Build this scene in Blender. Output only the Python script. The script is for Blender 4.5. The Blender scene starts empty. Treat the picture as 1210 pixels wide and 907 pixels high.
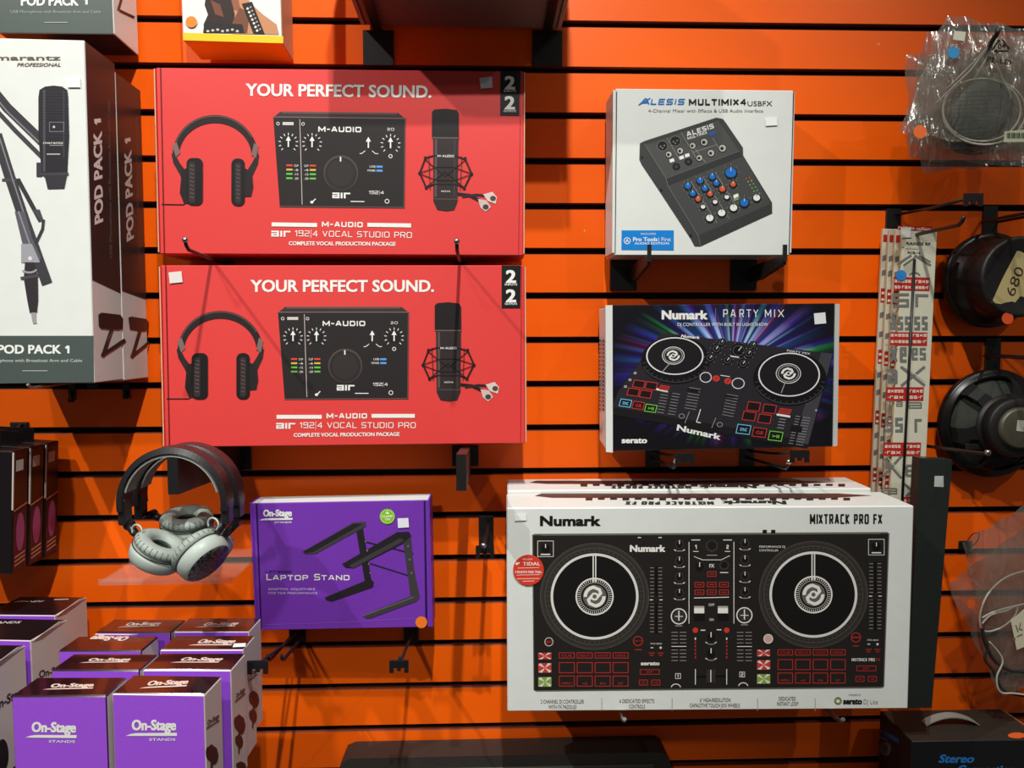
import bpy, bmesh, math, random
from mathutils import Vector, Matrix, Euler
PI = math.pi
SC = bpy.context.scene
COL = SC.collection
random.seed(7)

# ------------------------------------------------------------------ camera
ZC = 1.45                                   # eye height above the shop floor
FPX = 900.0                                 # focal length in pixels of the 1210 x 907 frame
CAM = Vector((0.0, -1.31829, ZC))
RIGHT = Vector((0.99943243, -0.03362467, -0.00204978))
UP = Vector((0.00408745, 0.06064421, 0.99815108))
FWD = Vector((0.03343819, 0.99759293, -0.06074723))
cd = bpy.data.cameras.new('camera'); cam = bpy.data.objects.new('camera', cd); COL.objects.link(cam)
cd.sensor_fit = 'HORIZONTAL'; cd.sensor_width = 36.0; cd.lens = FPX / 1210.0 * 36.0
cd.clip_start = 0.02; cd.clip_end = 50
M4 = Matrix((RIGHT, UP, -FWD)).transposed().to_4x4(); M4.translation = CAM
cam.matrix_world = M4
SC.camera = cam

# ------------------------------------------------------------------ light
SC.view_settings.view_transform = 'Standard'; SC.view_settings.look = 'None'
SC.view_settings.gamma = 1.0; SC.view_settings.use_curve_mapping = False
SC.view_settings.exposure = -0.2
w = bpy.data.worlds.new('world'); SC.world = w; w.use_nodes = True
w.node_tree.nodes['Background'].inputs[0].default_value = (1.0, 0.96, 0.92, 1)
w.node_tree.nodes['Background'].inputs[1].default_value = 0.085


def spot(name, loc, aim, power, ang, blend, color=(1, 0.985, 0.94), radius=0.02):
    l = bpy.data.lights.new(name, 'SPOT'); l.energy = power; l.spot_size = math.radians(ang)
    l.spot_blend = blend; l.color = color; l.shadow_soft_size = radius
    o = bpy.data.objects.new(name, l); COL.objects.link(o); o.location = loc
    o.rotation_euler = (Vector(aim) - Vector(loc)).to_track_quat('-Z', 'Y').to_euler()
    return o


spot('track_or_fill_spotlight', (0.07, -1.73, ZC + 1.9), (-0.42, 0, ZC - 0.76), 152, 76, 0.95)
spot('track_or_fill_spotlight', (0.06, -1.38, ZC + 1.9), (-0.38, 0, ZC - 0.78), 142, 80, 0.95)
spot('track_or_fill_spotlight', (-1.53, -1.45, ZC + 1.9), (-0.42, 0, ZC - 0.70), 190, 78, 0.95)
spot('track_or_fill_spotlight', (1.55, -1.9, ZC + 1.9), (0.90, 0, ZC - 0.65), 46, 70, 1.0)
spot('track_or_fill_spotlight', (-0.9, -3.2, ZC + 1.75), (-0.40, 0, ZC - 0.80), 170, 29, 1.0, radius=0.08)  # unseen fill lamp, added to brighten the lower left

# ------------------------------------------------------------------ helpers


def lin(c):
    return tuple((v / 255 / 12.92) if v / 255 <= 0.04045 else ((v / 255 + 0.055) / 1.055) ** 2.4 for v in c)


MATS = {}


def mat(name, rgb, rough=0.5, metal=0.0, spec=0.5, noise=0.0, scale=40.0, bump=0.0, coat=0.0):
    if name in MATS:
        return MATS[name]
    m = bpy.data.materials.new(name); m.use_nodes = True
    nt = m.node_tree; b = nt.nodes['Principled BSDF']
    c = lin(rgb) + (1,)
    b.inputs['Base Color'].default_value = c
    b.inputs['Roughness'].default_value = rough; b.inputs['Metallic'].default_value = metal
    b.inputs['Specular IOR Level'].default_value = spec
    b.inputs['Coat Weight'].default_value = coat
    if noise or bump:
        tc = nt.nodes.new('ShaderNodeTexCoord')
        n = nt.nodes.new('ShaderNodeTexNoise'); n.inputs['Scale'].default_value = scale; n.inputs['Detail'].default_value = 3
        nt.links.new(tc.outputs['Object'], n.inputs['Vector'])
        if noise:
            r = nt.nodes.new('ShaderNodeValToRGB')
            r.color_ramp.elements[0].position = 0.3; r.color_ramp.elements[1].position = 0.7
            r.color_ramp.elements[0].color = tuple(v * (1 - noise) for v in c[:3]) + (1,)
            r.color_ramp.elements[1].color = tuple(min(1, v * (1 + noise)) for v in c[:3]) + (1,)
            nt.links.new(n.outputs['Fac'], r.inputs['Fac']); nt.links.new(r.outputs['Color'], b.inputs['Base Color'])
        if bump:
            bp = nt.nodes.new('ShaderNodeBump'); bp.inputs['Strength'].default_value = bump; bp.inputs['Distance'].default_value = 0.002
            nt.links.new(n.outputs['Fac'], bp.inputs['Height']); nt.links.new(bp.outputs['Normal'], b.inputs['Normal'])
    MATS[name] = m
    return m


def ink(rgb):
    return mat('ink_%02x%02x%02x' % tuple(rgb), rgb, rough=0.45, spec=0.35)


def P(px, py, d):
    """the point a pixel of the photograph sees on the vertical plane d metres in front of the wall"""
    v = RIGHT * ((px - 605.0) / FPX) + UP * ((453.5 - py) / FPX) + FWD
    return CAM + v * ((-d - CAM.y) / v.y)


class MB:
    """collects shapes in one bmesh, then becomes one mesh object"""

    def __init__(s):
        s.bm = bmesh.new(); s.mats = []

    def mi(s, m):
        if m not in s.mats:
            s.mats.append(m)
        return s.mats.index(m)

    def face(s, pts, m, smooth=False):
        vs = [s.bm.verts.new(p) for p in pts]
        try:
            f = s.bm.faces.new(vs)
        except ValueError:
            return None
        f.material_index = s.mi(m); f.smooth = smooth
        return f

    def box(s, lo, hi, m, bevel=0.0, M=None, mats=None, seg=1):
        lo = Vector(lo); hi = Vector(hi)
        r = bmesh.ops.create_cube(s.bm, size=1.0)
        vs = r['verts']; c = (lo + hi) / 2; d = hi - lo
        for v in vs:
            v.co = Vector((v.co.x * d.x, v.co.y * d.y, v.co.z * d.z)) + c
        fs = list({f for v in vs for f in v.link_faces})
        for f in fs:
            f.normal_update()
            mm = m
            if mats:
                n = f.normal
                k = ('right' if n.x > .5 else 'left' if n.x < -.5 else 'back' if n.y > .5 else 'front' if n.y < -.5 else 'top' if n.z > .5 else 'bottom')
                mm = mats.get(k, m)
            f.material_index = s.mi(mm)
        if bevel:
            es = list({e for f in fs for e in f.edges})
            r2 = bmesh.ops.bevel(s.bm, geom=es, offset=bevel, segments=seg, affect='EDGES', profile=0.5)
            vs = list({v for f in r2['faces'] for v in f.verts} | {v for v in vs if v.is_valid})
        if M is not None:
            for v in vs:
                v.co = M @ v.co
        return vs

    def tube(s, pts, r, m, n=8, closed=False, caps=True):
        pts = [Vector(p) for p in pts]; N = len(pts)
        rr = r if isinstance(r, (list, tuple)) else [r] * N
        rings = []; prev = None
        for i, p in enumerate(pts):
            if closed:
                t = pts[(i + 1) % N] - pts[i - 1]
            else:
                t = pts[min(i + 1, N - 1)] - pts[max(i - 1, 0)]
            t.normalize()
            if prev is None:
                a = Vector((0, 0, 1)) if abs(t.z) < 0.9 else Vector((1, 0, 0))
                u = t.cross(a).normalized()
            else:
                u = (prev - t * prev.dot(t))
                u = u.normalized() if u.length > 1e-6 else t.orthogonal().normalized()
            prev = u; v = t.cross(u)
            rings.append([s.bm.verts.new(p + (u * math.cos(2 * PI * k / n) + v * math.sin(2 * PI * k / n)) * rr[i]) for k in range(n)])
        mi = s.mi(m)
        for i in range(N if closed else N - 1):
            A = rings[i]; B = rings[(i + 1) % N]
            for k in range(n):
                f = s.bm.faces.new((A[k], A[(k + 1) % n], B[(k + 1) % n], B[k])); f.smooth = True; f.material_index = mi
        if caps and not closed:
            f = s.bm.faces.new(list(reversed(rings[0]))); f.material_index = mi
            f = s.bm.faces.new(rings[-1]); f.material_index = mi

    def lathe(s, prof, m, M=None, n=40, smooth=True):
        """prof: (radius, height) pairs turned about local z; m may be a list, one material per profile span"""
        rings = []
        for r, h in prof:
            if r < 1e-6:
                v = Vector((0, 0, h)); rings.append([s.bm.verts.new(M @ v if M else v)])
            else:
                ring = []
                for k in range(n):
                    v = Vector((r * math.cos(2 * PI * k / n), r * math.sin(2 * PI * k / n), h))
                    ring.append(s.bm.verts.new(M @ v if M else v))
                rings.append(ring)
        for i in range(len(prof) - 1):
            A, B = rings[i], rings[i + 1]; mi = s.mi(m[i] if isinstance(m, list) else m)
            for k in range(n):
                if len(A) == 1 and len(B) == 1:
                    continue
                if len(A) == 1:
                    q = (A[0], B[(k + 1) % n], B[k])
                elif len(B) == 1:
                    q = (A[k], A[(k + 1) % n], B[0])
                else:
                    q = (A[k], A[(k + 1) % n], B[(k + 1) % n], B[k])
                f = s.bm.faces.new(q); f.smooth = smooth; f.material_index = mi

    def prism(s, pts, axis, m):
        """polygon pts swept along the vector axis"""
        axis = Vector(axis); A = [s.bm.verts.new(Vector(p)) for p in pts]; B = [s.bm.verts.new(Vector(p) + axis) for p in pts]
        mi = s.mi(m); n = len(pts)
        fs = [s.bm.faces.new(A), s.bm.faces.new(list(reversed(B)))]
        for k in range(n):
            fs.append(s.bm.faces.new((A[k], B[k], B[(k + 1) % n], A[(k + 1) % n])))
        for f in fs:
            f.material_index = mi

    def build(s, name, parent=None, recalc=True, weld=0.0, loc=None):
        if recalc:
            bmesh.ops.recalc_face_normals(s.bm, faces=s.bm.faces)
        me = bpy.data.meshes.new(name); s.bm.to_mesh(me); s.bm.free()
        for m in s.mats:
            me.materials.append(m)
        o = bpy.data.objects.new(name, me); COL.objects.link(o)
        if parent is not None:
            o.parent = parent
        if loc is not None:
            o.location = loc
        return o


def tag(o, label=None, cat=None, group=None, kind=None):
    if label: o['label'] = label
    if cat: o['category'] = cat
    if group: o['group'] = group
    if kind: o['kind'] = kind
    return o


def thing(name, label, cat, loc=(0, 0, 0), rot=(0, 0, 0), group=None):
    o = bpy.data.objects.new(name, None); COL.objects.link(o); o.empty_display_size = 0.03
    o.location = loc; o.rotation_euler = rot
    return tag(o, label, cat, group)


def copy_tree(o, parent=None):
    c = o.copy(); COL.objects.link(c)
    if parent is not None:
        c.parent = parent
    for ch in list(o.children):
        copy_tree(ch, c)
    return c


def mw(o):
    m = Matrix.LocRotScale(o.location, o.rotation_euler, None)
    return (mw(o.parent) @ m) if o.parent else m


# ---- lettering: the built-in typeface, turned into flat meshes
_TX = {}


def glyphs(txt, bold=0.0):
    k = (txt, bold)
    if k in _TX:
        return _TX[k]
    cu = bpy.data.curves.new('lettering', 'FONT'); cu.body = txt; cu.size = 1.0; cu.resolution_u = 3; cu.offset = bold
    ob = bpy.data.objects.new('lettering', cu); COL.objects.link(ob)
    bpy.context.view_layer.update()
    me = bpy.data.meshes.new_from_object(ob.evaluated_get(bpy.context.evaluated_depsgraph_get()))
    V = [v.co.copy() for v in me.vertices]; F = [tuple(p.vertices) for p in me.polygons]
    bpy.data.objects.remove(ob); bpy.data.curves.remove(cu); bpy.data.meshes.remove(me)
    x0 = min(v.x for v in V); x1 = max(v.x for v in V)
    _TX[k] = ([((v.x - x0) / (x1 - x0), v.y) for v in V], F)
    return _TX[k]


_cap = [v[1] for v in glyphs('H')[0]]
CAPH = max(_cap)


BLK = {
    'r': (.7, [[(0, 0), (0, 1), (1, 1)]]), 'e': (.85, [[(1, 0), (.1, 0), (0, .1), (0, .9), (.1, 1), (1, 1), (1, .5), (0, .5)]]), 'a': (.85, [[(0, 1), (.9, 1), (1, .9), (1, 0), (0, 0), (0, .5), (1, .5)]]), 's': (.85, [[(1, 1), (0, 1), (0, .5), (1, .5), (1, 0), (0, 0)]]), '\u2022': (.25, [[(.5, .4), (.5, .6)]]),
    'x': (1.0, [[(0, 0), (1, 1)], [(0, 1), (1, 0)]]),
    'A': (.95, [[(0, 0), (.42, 1), (.58, 1), (1, 0)], [(.2, .28), (.8, .28)]]), 'C': (.85, [[(1, 1), (.14, 1), (0, .86), (0, .14), (.14, 0), (1, 0)]]),
    'D': (.9, [[(0, 0), (0, 1), (.84, 1), (1, .82), (1, .18), (.84, 0), (0, 0)]]), 'E': (.8, [[(1, 1), (0, 1), (0, 0), (1, 0)], [(0, .5), (.9, .5)]]),
    'F': (.75, [[(1, 1), (0, 1), (0, 0)], [(0, .5), (.9, .5)]]), 'I': (.2, [[(.5, 0), (.5, 1)]]), 'K': (.85, [[(0, 0), (0, 1)], [(1, 1), (.15, .5), (1, 0)]]),
    'L': (.75, [[(0, 1), (0, 0), (1, 0)]]), 'M': (1.15, [[(0, 0), (0, 1), (.5, .2), (1, 1), (1, 0)]]), 'N': (.95, [[(0, 0), (0, 1), (1, 0), (1, 1)]]),
    'O': (.95, [[(.14, 0), (0, .16), (0, .84), (.14, 1), (.86, 1), (1, .84), (1, .16), (.86, 0), (.14, 0)]]), 'P': (.85, [[(0, 0), (0, 1), (.86, 1), (1, .86), (1, .56), (.86, .42), (0, .42)]]),
    'R': (.9, [[(0, 0), (0, 1), (.86, 1), (1, .86), (1, .58), (.86, .44), (0, .44)], [(.55, .44), (1, 0)]]), 'S': (.85, [[(1, 1), (.14, 1), (0, .88), (0, .62), (.14, .5), (.86, .5), (1, .38), (1, .12), (.86, 0), (0, 0)]]),
    'T': (.85, [[(0, 1), (1, 1)], [(.5, 1), (.5, 0)]]), 'U': (.9, [[(0, 1), (0, .16), (.14, 0), (.86, 0), (1, .16), (1, 1)]]), 'V': (.9, [[(0, 1), (.5, 0), (1, 1)]]),
    'X': (.9, [[(0, 0), (1, 1)], [(0, 1), (1, 0)]]), 'Y': (.9, [[(0, 1), (.5, .48), (1, 1)], [(.5, .48), (.5, 0)]]), '-': (.5, [[(0, .48), (1, .48)]]), '|': (.12, [[(.5, -.3), (.5, 1.2)]]),
    '1': (.42, [[(0, .76), (.6, 1), (.9, 1), (.9, 0)]]), '2': (.85, [[(0, 1), (.86, 1), (1, .88), (1, .62), (.86, .5), (.14, .5), (0, .38), (0, 0), (1, 0)]]),
    '4': (.9, [[(.8, 0), (.8, 1), (0, .3), (1, .3)]]), '9': (.85, [[(1, .55), (0, .55), (0, 1), (1, 1), (1, 0), (0, 0)]])}


class Art:
    """flat print on one face of a thing: coordinates are read off the photograph and carried
    onto the face's own plane, then stored in the thing's local space"""

    def __init__(s, root, o, n, lift=0.0004):
        s.mb = MB(); s.W = mw(root); s.I = s.W.inverted(); s.o = Vector(o); s.n = Vector(n).normalized()
        s.root = root; s.c = (0, 0, 1.0); s.l = 1; s.lift = lift; s.k = 0

    def crop(s, x, y, k):
        s.c = (x, y, k); return s

    def pt(s, p, layer=None):
        px = s.c[0] + p[0] / s.c[2]; py = s.c[1] + p[1] / s.c[2]
        v = RIGHT * ((px - 605.0) / FPX) + UP * ((453.5 - py) / FPX) + FWD
        a = s.I @ CAM; dv = (s.I.to_3x3() @ v)
        t = (s.o - a).dot(s.n) / dv.dot(s.n)
        return a + dv * t + s.n * (s.lift + 0.00012 * (s.l if layer is None else layer) + 0.000002 * s.k)

    def poly(s, pts, m, layer=None):
        s.k = (s.k + 1) % 50
        if layer is not None: s.l = layer
        q = [s.pt(p) for p in pts]
        if len(q) >= 3:
            s.mb.face(q, m if not isinstance(m, tuple) else ink(m))
        return s

    def rect(s, x0, y0, x1, y1, m, layer=None):
        return s.poly([(x0, y0), (x1, y0), (x1, y1), (x0, y1)], m, layer)

    def rrect(s, x0, y0, x1, y1, r, m, layer=None):
        p = []
        for cx, cy, a in ((x1 - r, y1 - r, 0), (x0 + r, y1 - r, 90), (x0 + r, y0 + r, 180), (x1 - r, y0 + r, 270)):
            for k in range(6):
                t = math.radians(a + 18 * k); p.append((cx + r * math.cos(t), cy + r * math.sin(t)))
        return s.poly(p, m, layer)

    def frame(s, pts, w_, m, layer=None):
        return s.line(list(pts) + [pts[0]], w_, m, layer)

    def ell(s, cx, cy, rx, ry, m, layer=None, rot=0.0, n=36):
        c, q = math.cos(math.radians(rot)), math.sin(math.radians(rot))
        return s.poly([(cx + rx * math.cos(t) * c - ry * math.sin(t) * q, cy + rx * math.cos(t) * q + ry * math.sin(t) * c)
                       for t in [2 * PI * k / n for k in range(n)]], m, layer)

    def arc(s, cx, cy, rx, ry, wx, m, a0=0, a1=360, layer=None, wy=None, n=40):
        """band between (rx,ry) and (rx-wx, ry-wy)"""
        s.k = (s.k + 1) % 50
        if layer is not None: s.l = layer
        wy = wx if wy is None else wy
        m = ink(m) if isinstance(m, tuple) else m
        for k in range(n):
            q = []
            for t, z in ((k, 0), (k + 1, 0), (k + 1, 1), (k, 1)):
                a = math.radians(a0 + (a1 - a0) * t / n)
                q.append(s.pt((cx + (rx - wx * z) * math.cos(a), cy + (ry - wy * z) * math.sin(a))))
            s.mb.face(q, m)
        return s

    def line(s, pts, w_, m, layer=None):
        s.k = (s.k + 1) % 50
        if layer is not None: s.l = layer
        m = ink(m) if isinstance(m, tuple) else m
        for a, b in zip(pts[:-1], pts[1:]):
            s.k = (s.k + 1) % 50
            dx, dy = b[0] - a[0], b[1] - a[1]; L = math.hypot(dx, dy) or 1
            ex, ey = dx / L * w_ * .25, dy / L * w_ * .25; nx, ny = -dy / L * w_ / 2, dx / L * w_ / 2
            s.mb.face([s.pt(p) for p in ((a[0] - ex + nx, a[1] - ey + ny), (b[0] + ex + nx, b[1] + ey + ny), (b[0] + ex - nx, b[1] + ey - ny), (a[0] - ex - nx, a[1] - ey - ny))], m)
        return s

    def text(s, txt, o, e, t, m, bold=0.0, layer=None, low=False):
        """o baseline start, e baseline end, t top of the capitals above o; bold widens the strokes"""
        s.k = (s.k + 1) % 50
        if layer is not None: s.l = layer
        m = ink(m) if isinstance(m, tuple) else m
        V, F = glyphs(txt, 0.012 if bold else 0.0)
        if low:                                      # lowercase only: t is the top of the letters themselves
            k = CAPH / max(y for x, y in V); V = [(x, y * k) for x, y in V]
        O, E, T = s.pt(o), s.pt(e), s.pt(t)
        mi = s.mb.mi(m)
        ex = (E - O).normalized(); h = (T - O).length; up = (T - O)
        b = max(0.0, bold - 0.012) * h / CAPH
        E = E - ex * b; O = O + ex * b
        for q, r_ in ([(-1, -.5), (1, -.5), (-1, .5), (1, .5), (0, 0)] if b > 0 else [(0, 0)]):
            s.k = (s.k + 1) % 50
            sh = ex * (q * b) + up.normalized() * (r_ * b) + s.n * (0.000002 * s.k - 0.00005)
            vs = [s.mb.bm.verts.new(O + (E - O) * x + up * (y / CAPH) + sh) for x, y in V]
            for f in F:
                try:
                    g = s.mb.bm.faces.new([vs[i] for i in f]); g.material_index = mi
                except ValueError:
                    pass
        return s

    def block(s, txt, o, e, t, m, th=0.2, layer=None, gap=0.22):
        """square-cut capitals drawn as strokes of th cap heights"""
        if layer is not None: s.l = layer
        m = ink(m) if isinstance(m, tuple) else m
        O, E, T = s.pt(o), s.pt(e), s.pt(t)
        up = T - O; h = up.length; ev = (E - O); Ln = ev.length; ex = ev / Ln
        W_ = [(BLK[c][0] if c != ' ' else .42) for c in txt]
        tot = sum(W_) + gap * (len(txt) - 1); k = Ln / tot; w0 = th * h / 2; x = 0.0
        for c, wd in zip(txt, W_):
            w2 = w0 * (.5 if c == '|' else 1)
            if c != ' ':
                for st in BLK[c][1]:
                    P_ = []
                    for u, v in st:
                        X = x * k + w2 + u * max(0.0, wd * k - 2 * w2); Y = w2 + v * (h - 2 * w2)
                        P_.append(O + ex * X + up / h * Y)
                    for A, B in zip(P_[:-1], P_[1:]):
                        d = (B - A)
                        if d.length < 1e-7: continue
                        d = d.normalized(); nn = d.cross(s.n) * w2; s.k = (s.k + 1) % 50
                        z = s.n * (0.000002 * s.k - 0.00005); q = d * w2 * (.9 if abs(d.dot(ex)) > .95 or abs(d.dot(ex)) < .05 else .35)
                        s.mb.face([A - q + nn + z, B + q + nn + z, B + q - nn + z, A - q - nn + z], m)
            x += wd + gap
        return s

    def bx(s, txt, x0, x1, yb, yt, m, th=0.2, layer=None, skew=0.0, gap=0.22):
        return s.block(txt, (x0, yb), (x1, yb), (x0 + skew, yt), m, th, layer, gap)

    def tx(s, txt, x0, x1, yb, yt, m, bold=0.0, layer=None, skew=0.0, yb1=None):
        yb1 = yb if yb1 is None else yb1
        return s.text(txt, (x0, yb), (x1, yb1), (x0 + skew, yt), m, bold, layer)

    def build(s, name, label=None, parent=None):
        # every print face looks outwards
        for f in s.mb.bm.faces:
            f.normal_update()
            if f.normal.dot(s.n) < 0:
                f.normal_flip()
        o = s.mb.build(name, parent or s.root, recalc=False)
        if label: o['label'] = label
        return o


def dot_ticks(a, cx, cy, r0, r1, m, w_, n=11, a0=135, a1=405, layer=None, ky=1.0):
    for k in range(n):
        t = math.radians(a0 + (a1 - a0) * k / (n - 1))
        a.line([(cx + r0 * math.cos(t), cy + r0 * ky * math.sin(t)), (cx + r1 * math.cos(t), cy + r1 * ky * math.sin(t))], w_, m, layer)


WHITE = (226, 226, 220); BLACK = (16, 15, 16); RED = (196, 44, 38)
m_black_metal = mat('black_powder_coat', (22, 20, 20), rough=0.42, spec=0.5, noise=0.1, scale=300)
m_steel = mat('bright_steel', (190, 190, 190), rough=0.25, metal=1.0)
m_black_plastic = mat('black_plastic', (18, 18, 19), rough=0.4, noise=0.08, scale=200)
m_white_card = mat('white_coated_card', (215, 218, 213), rough=0.38, spec=0.4, noise=0.02, scale=30, bump=0.02)
m_kraft = mat('raw_card_edge', (196, 170, 136), rough=0.8, noise=0.08, scale=200)
m_sticker = mat('white_sticker', (224, 226, 226), rough=0.5)


# ------------------------------------------------------------------ the wall and the floor
def slatwall():
    lam = bpy.data.materials.new('orange_laminate'); lam.use_nodes = True
    nt = lam.node_tree; b = nt.nodes['Principled BSDF']; L = nt.links
    tc = nt.nodes.new('ShaderNodeTexCoord')
    n1 = nt.nodes.new('ShaderNodeTexNoise'); n1.inputs['Scale'].default_value = 3.0; n1.inputs['Detail'].default_value = 4
    mp = nt.nodes.new('ShaderNodeMapping'); mp.inputs['Scale'].default_value = (1.0, 1, 3.0)
    L.new(tc.outputs['Object'], mp.inputs['Vector']); L.new(mp.outputs['Vector'], n1.inputs['Vector'])
    r1 = nt.nodes.new('ShaderNodeValToRGB')
    r1.color_ramp.elements[0].position = 0.3; r1.color_ramp.elements[1].position = 0.7
    r1.color_ramp.elements[0].color = lin((246, 95, 5)) + (1,); r1.color_ramp.elements[1].color = lin((252, 102, 7)) + (1,)
    L.new(n1.outputs['Fac'], r1.inputs['Fac'])
    n2 = nt.nodes.new('ShaderNodeTexNoise'); n2.inputs['Scale'].default_value = 75.0; n2.inputs['Detail'].default_value = 2
    L.new(tc.outputs['Object'], n2.inputs['Vector'])
    r2 = nt.nodes.new('ShaderNodeValToRGB'); r2.color_ramp.elements[0].position = 0.765; r2.color_ramp.elements[1].position = 0.785
    L.new(n2.outputs['Fac'], r2.inputs['Fac'])
    mx = nt.nodes.new('ShaderNodeMix'); mx.data_type = 'RGBA'
    L.new(r2.outputs['Color'], mx.inputs[0]); L.new(r1.outputs['Color'], mx.inputs[6]); mx.inputs[7].default_value = lin((236, 170, 120)) + (1,)
    L.new(mx.outputs[2], b.inputs['Base Color'])
    b.inputs['Roughness'].default_value = 0.36; b.inputs['Specular IOR Level'].default_value = 0.3
    n3 = nt.nodes.new('ShaderNodeTexNoise'); n3.inputs['Scale'].default_value = 14.0; L.new(tc.outputs['Object'], n3.inputs['Vector'])
    bp = nt.nodes.new('ShaderNodeBump'); bp.inputs['Strength'].default_value = 0.05; bp.inputs['Distance'].default_value = 0.004
    L.new(n3.outputs['Fac'], bp.inputs['Height']); L.new(bp.outputs['Normal'], b.inputs['Normal'])
    gr = mat('groove_back_black', (14, 8, 6), rough=0.8)  # near-black backing behind the slats
    side = mat('groove_board_edge', (120, 45, 12), rough=0.7)
    mb = MB(); X0, X1 = -1.5, 1.6; g = 0.0095; pitch = 0.0762; z0 = ZC + 0.52908
    for k in range(-5, 20):
        top = z0 - k * pitch - g / 2; bot = z0 - (k + 1) * pitch + g / 2
        mb.box((X0, 0, bot), (X1, 0.012, top), lam, bevel=0.0012, mats={'top': side, 'bottom': side})
    mb.box((X0, 0.0135, z0 - 20 * pitch), (X1, 0.022, z0 + 5 * pitch), gr)
    o = mb.build('wall_back'); tag(o, 'orange slatwall with black horizontal grooves', None, kind='structure')
    mb = MB(); mb.box((-1.5, 0.022, 0), (1.6, 0.05, z0 - 20 * pitch + 0.0), mat('plinth_grey', (60, 55, 52), 0.7)); mb.box((-1.5, 0.022, z0 - 20 * pitch), (1.6, 0.05, z0 + 5 * pitch), mat('plinth_grey', (60, 55, 52), 0.7))
    tag(mb.build('wall_rear'), kind='structure')
    mb = MB(); mb.box((-1.5, -2.6, -0.03), (1.6, 0.05, 0), mat('grey_shop_carpet', (70, 66, 64), 0.95, noise=0.3, scale=120, bump=0.3))
    tag(mb.build('floor'), kind='structure')


slatwall()


# ------------------------------------------------------------------ hooks and brackets
def wallpt(px, py):
    return P(px, py, 0.0)


def hook(label, base, tip, plate=(0.024, 0.05), rods=1, gap=0.012, scan=None, up=0.012, r=0.0026, metal=None, group=None, tipcol=None, cat='hook', drop=0.0):
    """slatwall hook: back plate in the groove, prong(s) out to the tip, optional price plate on a second rod.
    base: pixel on the wall; tip: (px, py, depth)"""
    b = wallpt(*base); t = P(*tip); mm = metal or m_black_metal
    root = thing('slatwall_hook', label, cat, b, group=group)
    mb = MB(); mb.box((-plate[0] / 2, -0.004, -plate[1] / 2), (plate[0] / 2, 0.0, plate[1] / 2), m_black_metal, bevel=0.001)
    mb.box((-plate[0] / 2, -0.0035, plate[1] / 2 - 0.002), (plate[0] / 2, 0.006, plate[1] / 2 + 0.001), m_black_metal)
    mb.build('back_plate', root)
    tl = t - b
    for k in range(rods):
        ox = 0 if rods == 1 else (k - 0.5) * gap
        mb = MB(); p0 = Vector((ox, -0.003, drop)); p1 = tl + Vector((ox, 0, 0))
        pts = [p0, p0.lerp(p1, .5), p1 + Vector((0, 0.006, 0)), p1 + Vector((0, -0.003, up * .45)), p1 + Vector((0, -0.006, up))]
        mb.tube(pts, r, mm, 8)
        mb.build('prong', root)
        if tipcol:
            mb = MB(); M = Matrix.Translation(pts[-1])
            mb.lathe([(0, r * 1.7), (r * 1.2, r * 1.2), (r * 1.7, 0), (r * 1.2, -r * 1.2), (0, -r * 1.7)], tipcol, M, 12)
            mb.build('tip_ball', root)
    if scan:
        sp = P(*scan) - b
        mb = MB(); p0 = Vector((0.004, -0.003, plate[1] * .35)); mb.tube([p0, p0.lerp(sp, .5), sp + Vector((0, 0.004, 0.004))], r * .8, mm, 8)
        mb.build('label_rod', root)
        mb = MB(); W, H = 0.0285, 0.0185
        pr = [(-W / 2, -H / 2), (-W / 2, H / 2), (W / 2, H / 2), (W / 2, -H / 2), (W * .28, -H / 2), (W * .28, -H * .1), (W * .1, -H * .1), (W * .1, -H * .35), (-W * .1, -H * .35), (-W * .1, -H * .1), (-W * .28, -H * .1), (-W * .28, -H / 2)]
        mb.prism([sp + Vector((x, -0.002, z)) for x, z in pr], (0, 0.004, 0), m_black_plastic)
        mb.build('price_plate', root)
    return root


def bracket(label, plate_px, plate_wh, tip_px, d, h=0.05, wd=0.014, gusset=0.0, lip=0.0, group=None, slope=0.05):
    """faceout bracket: wide back plate and a flat bar running out from the wall; tip_px = top of the bar's end"""
    b = wallpt(*plate_px); t = P(tip_px[0], tip_px[1], d) - b
    root = thing('shelf_bracket', label, 'bracket', b, group=group)
    mb = MB(); mb.box((-plate_wh[0] / 2, -0.005, -plate_wh[1] / 2), (plate_wh[0] / 2, 0, plate_wh[1] / 2), m_black_metal, bevel=0.001)
    mb.build('back_plate', root)
    mb = MB(); x0 = t.x - wd / 2
    zt = plate_wh[1] / 2 if gusset else t.z - 0.3 * 0.0
    zb = min(t.z, plate_wh[1] / 2)
    if gusset:
        pts = [(x0, -0.004, t.z - 0.004), (x0, -d, t.z), (x0, -d, t.z - 0.014), (x0, -0.05, t.z - gusset), (x0, -0.004, t.z - gusset)]
    else:
        pts = [(x0, -0.004, t.z - d * slope), (x0, -d, t.z), (x0, -d, t.z - h), (x0, -0.004, t.z - d * slope - h)]
    mb.prism(pts, (wd, 0, 0), m_black_metal)
    if lip:
        mb.box((x0, -d - 0.003, t.z - 0.01), (x0 + wd, -d + 0.001, t.z + lip), m_black_metal)
    mb.build('bar', root)
    return root


# ------------------------------------------------------------------ cartons
def carton(name, label, cat, pose, mats, group=None, bevel=0.0012, body='carton_body'):
    x, d, z, yaw, lean, roll, W, H, T = pose
    R = Matrix.Rotation(yaw, 3, 'Z') @ Matrix.Rotation(lean, 3, 'X') @ Matrix.Rotation(roll, 3, 'Y')
    root = thing(name, label, cat, (x, -d, z + ZC), R.to_euler(), group)
    mb = MB(); mb.box((-W / 2, 0, 0), (W / 2, T, H), mats.get('front'), bevel=bevel, mats=mats)
    mb.build(body, root)
    return root


def front(root):
    return Art(root, (0, 0, 0), (0, -1, 0))


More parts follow.
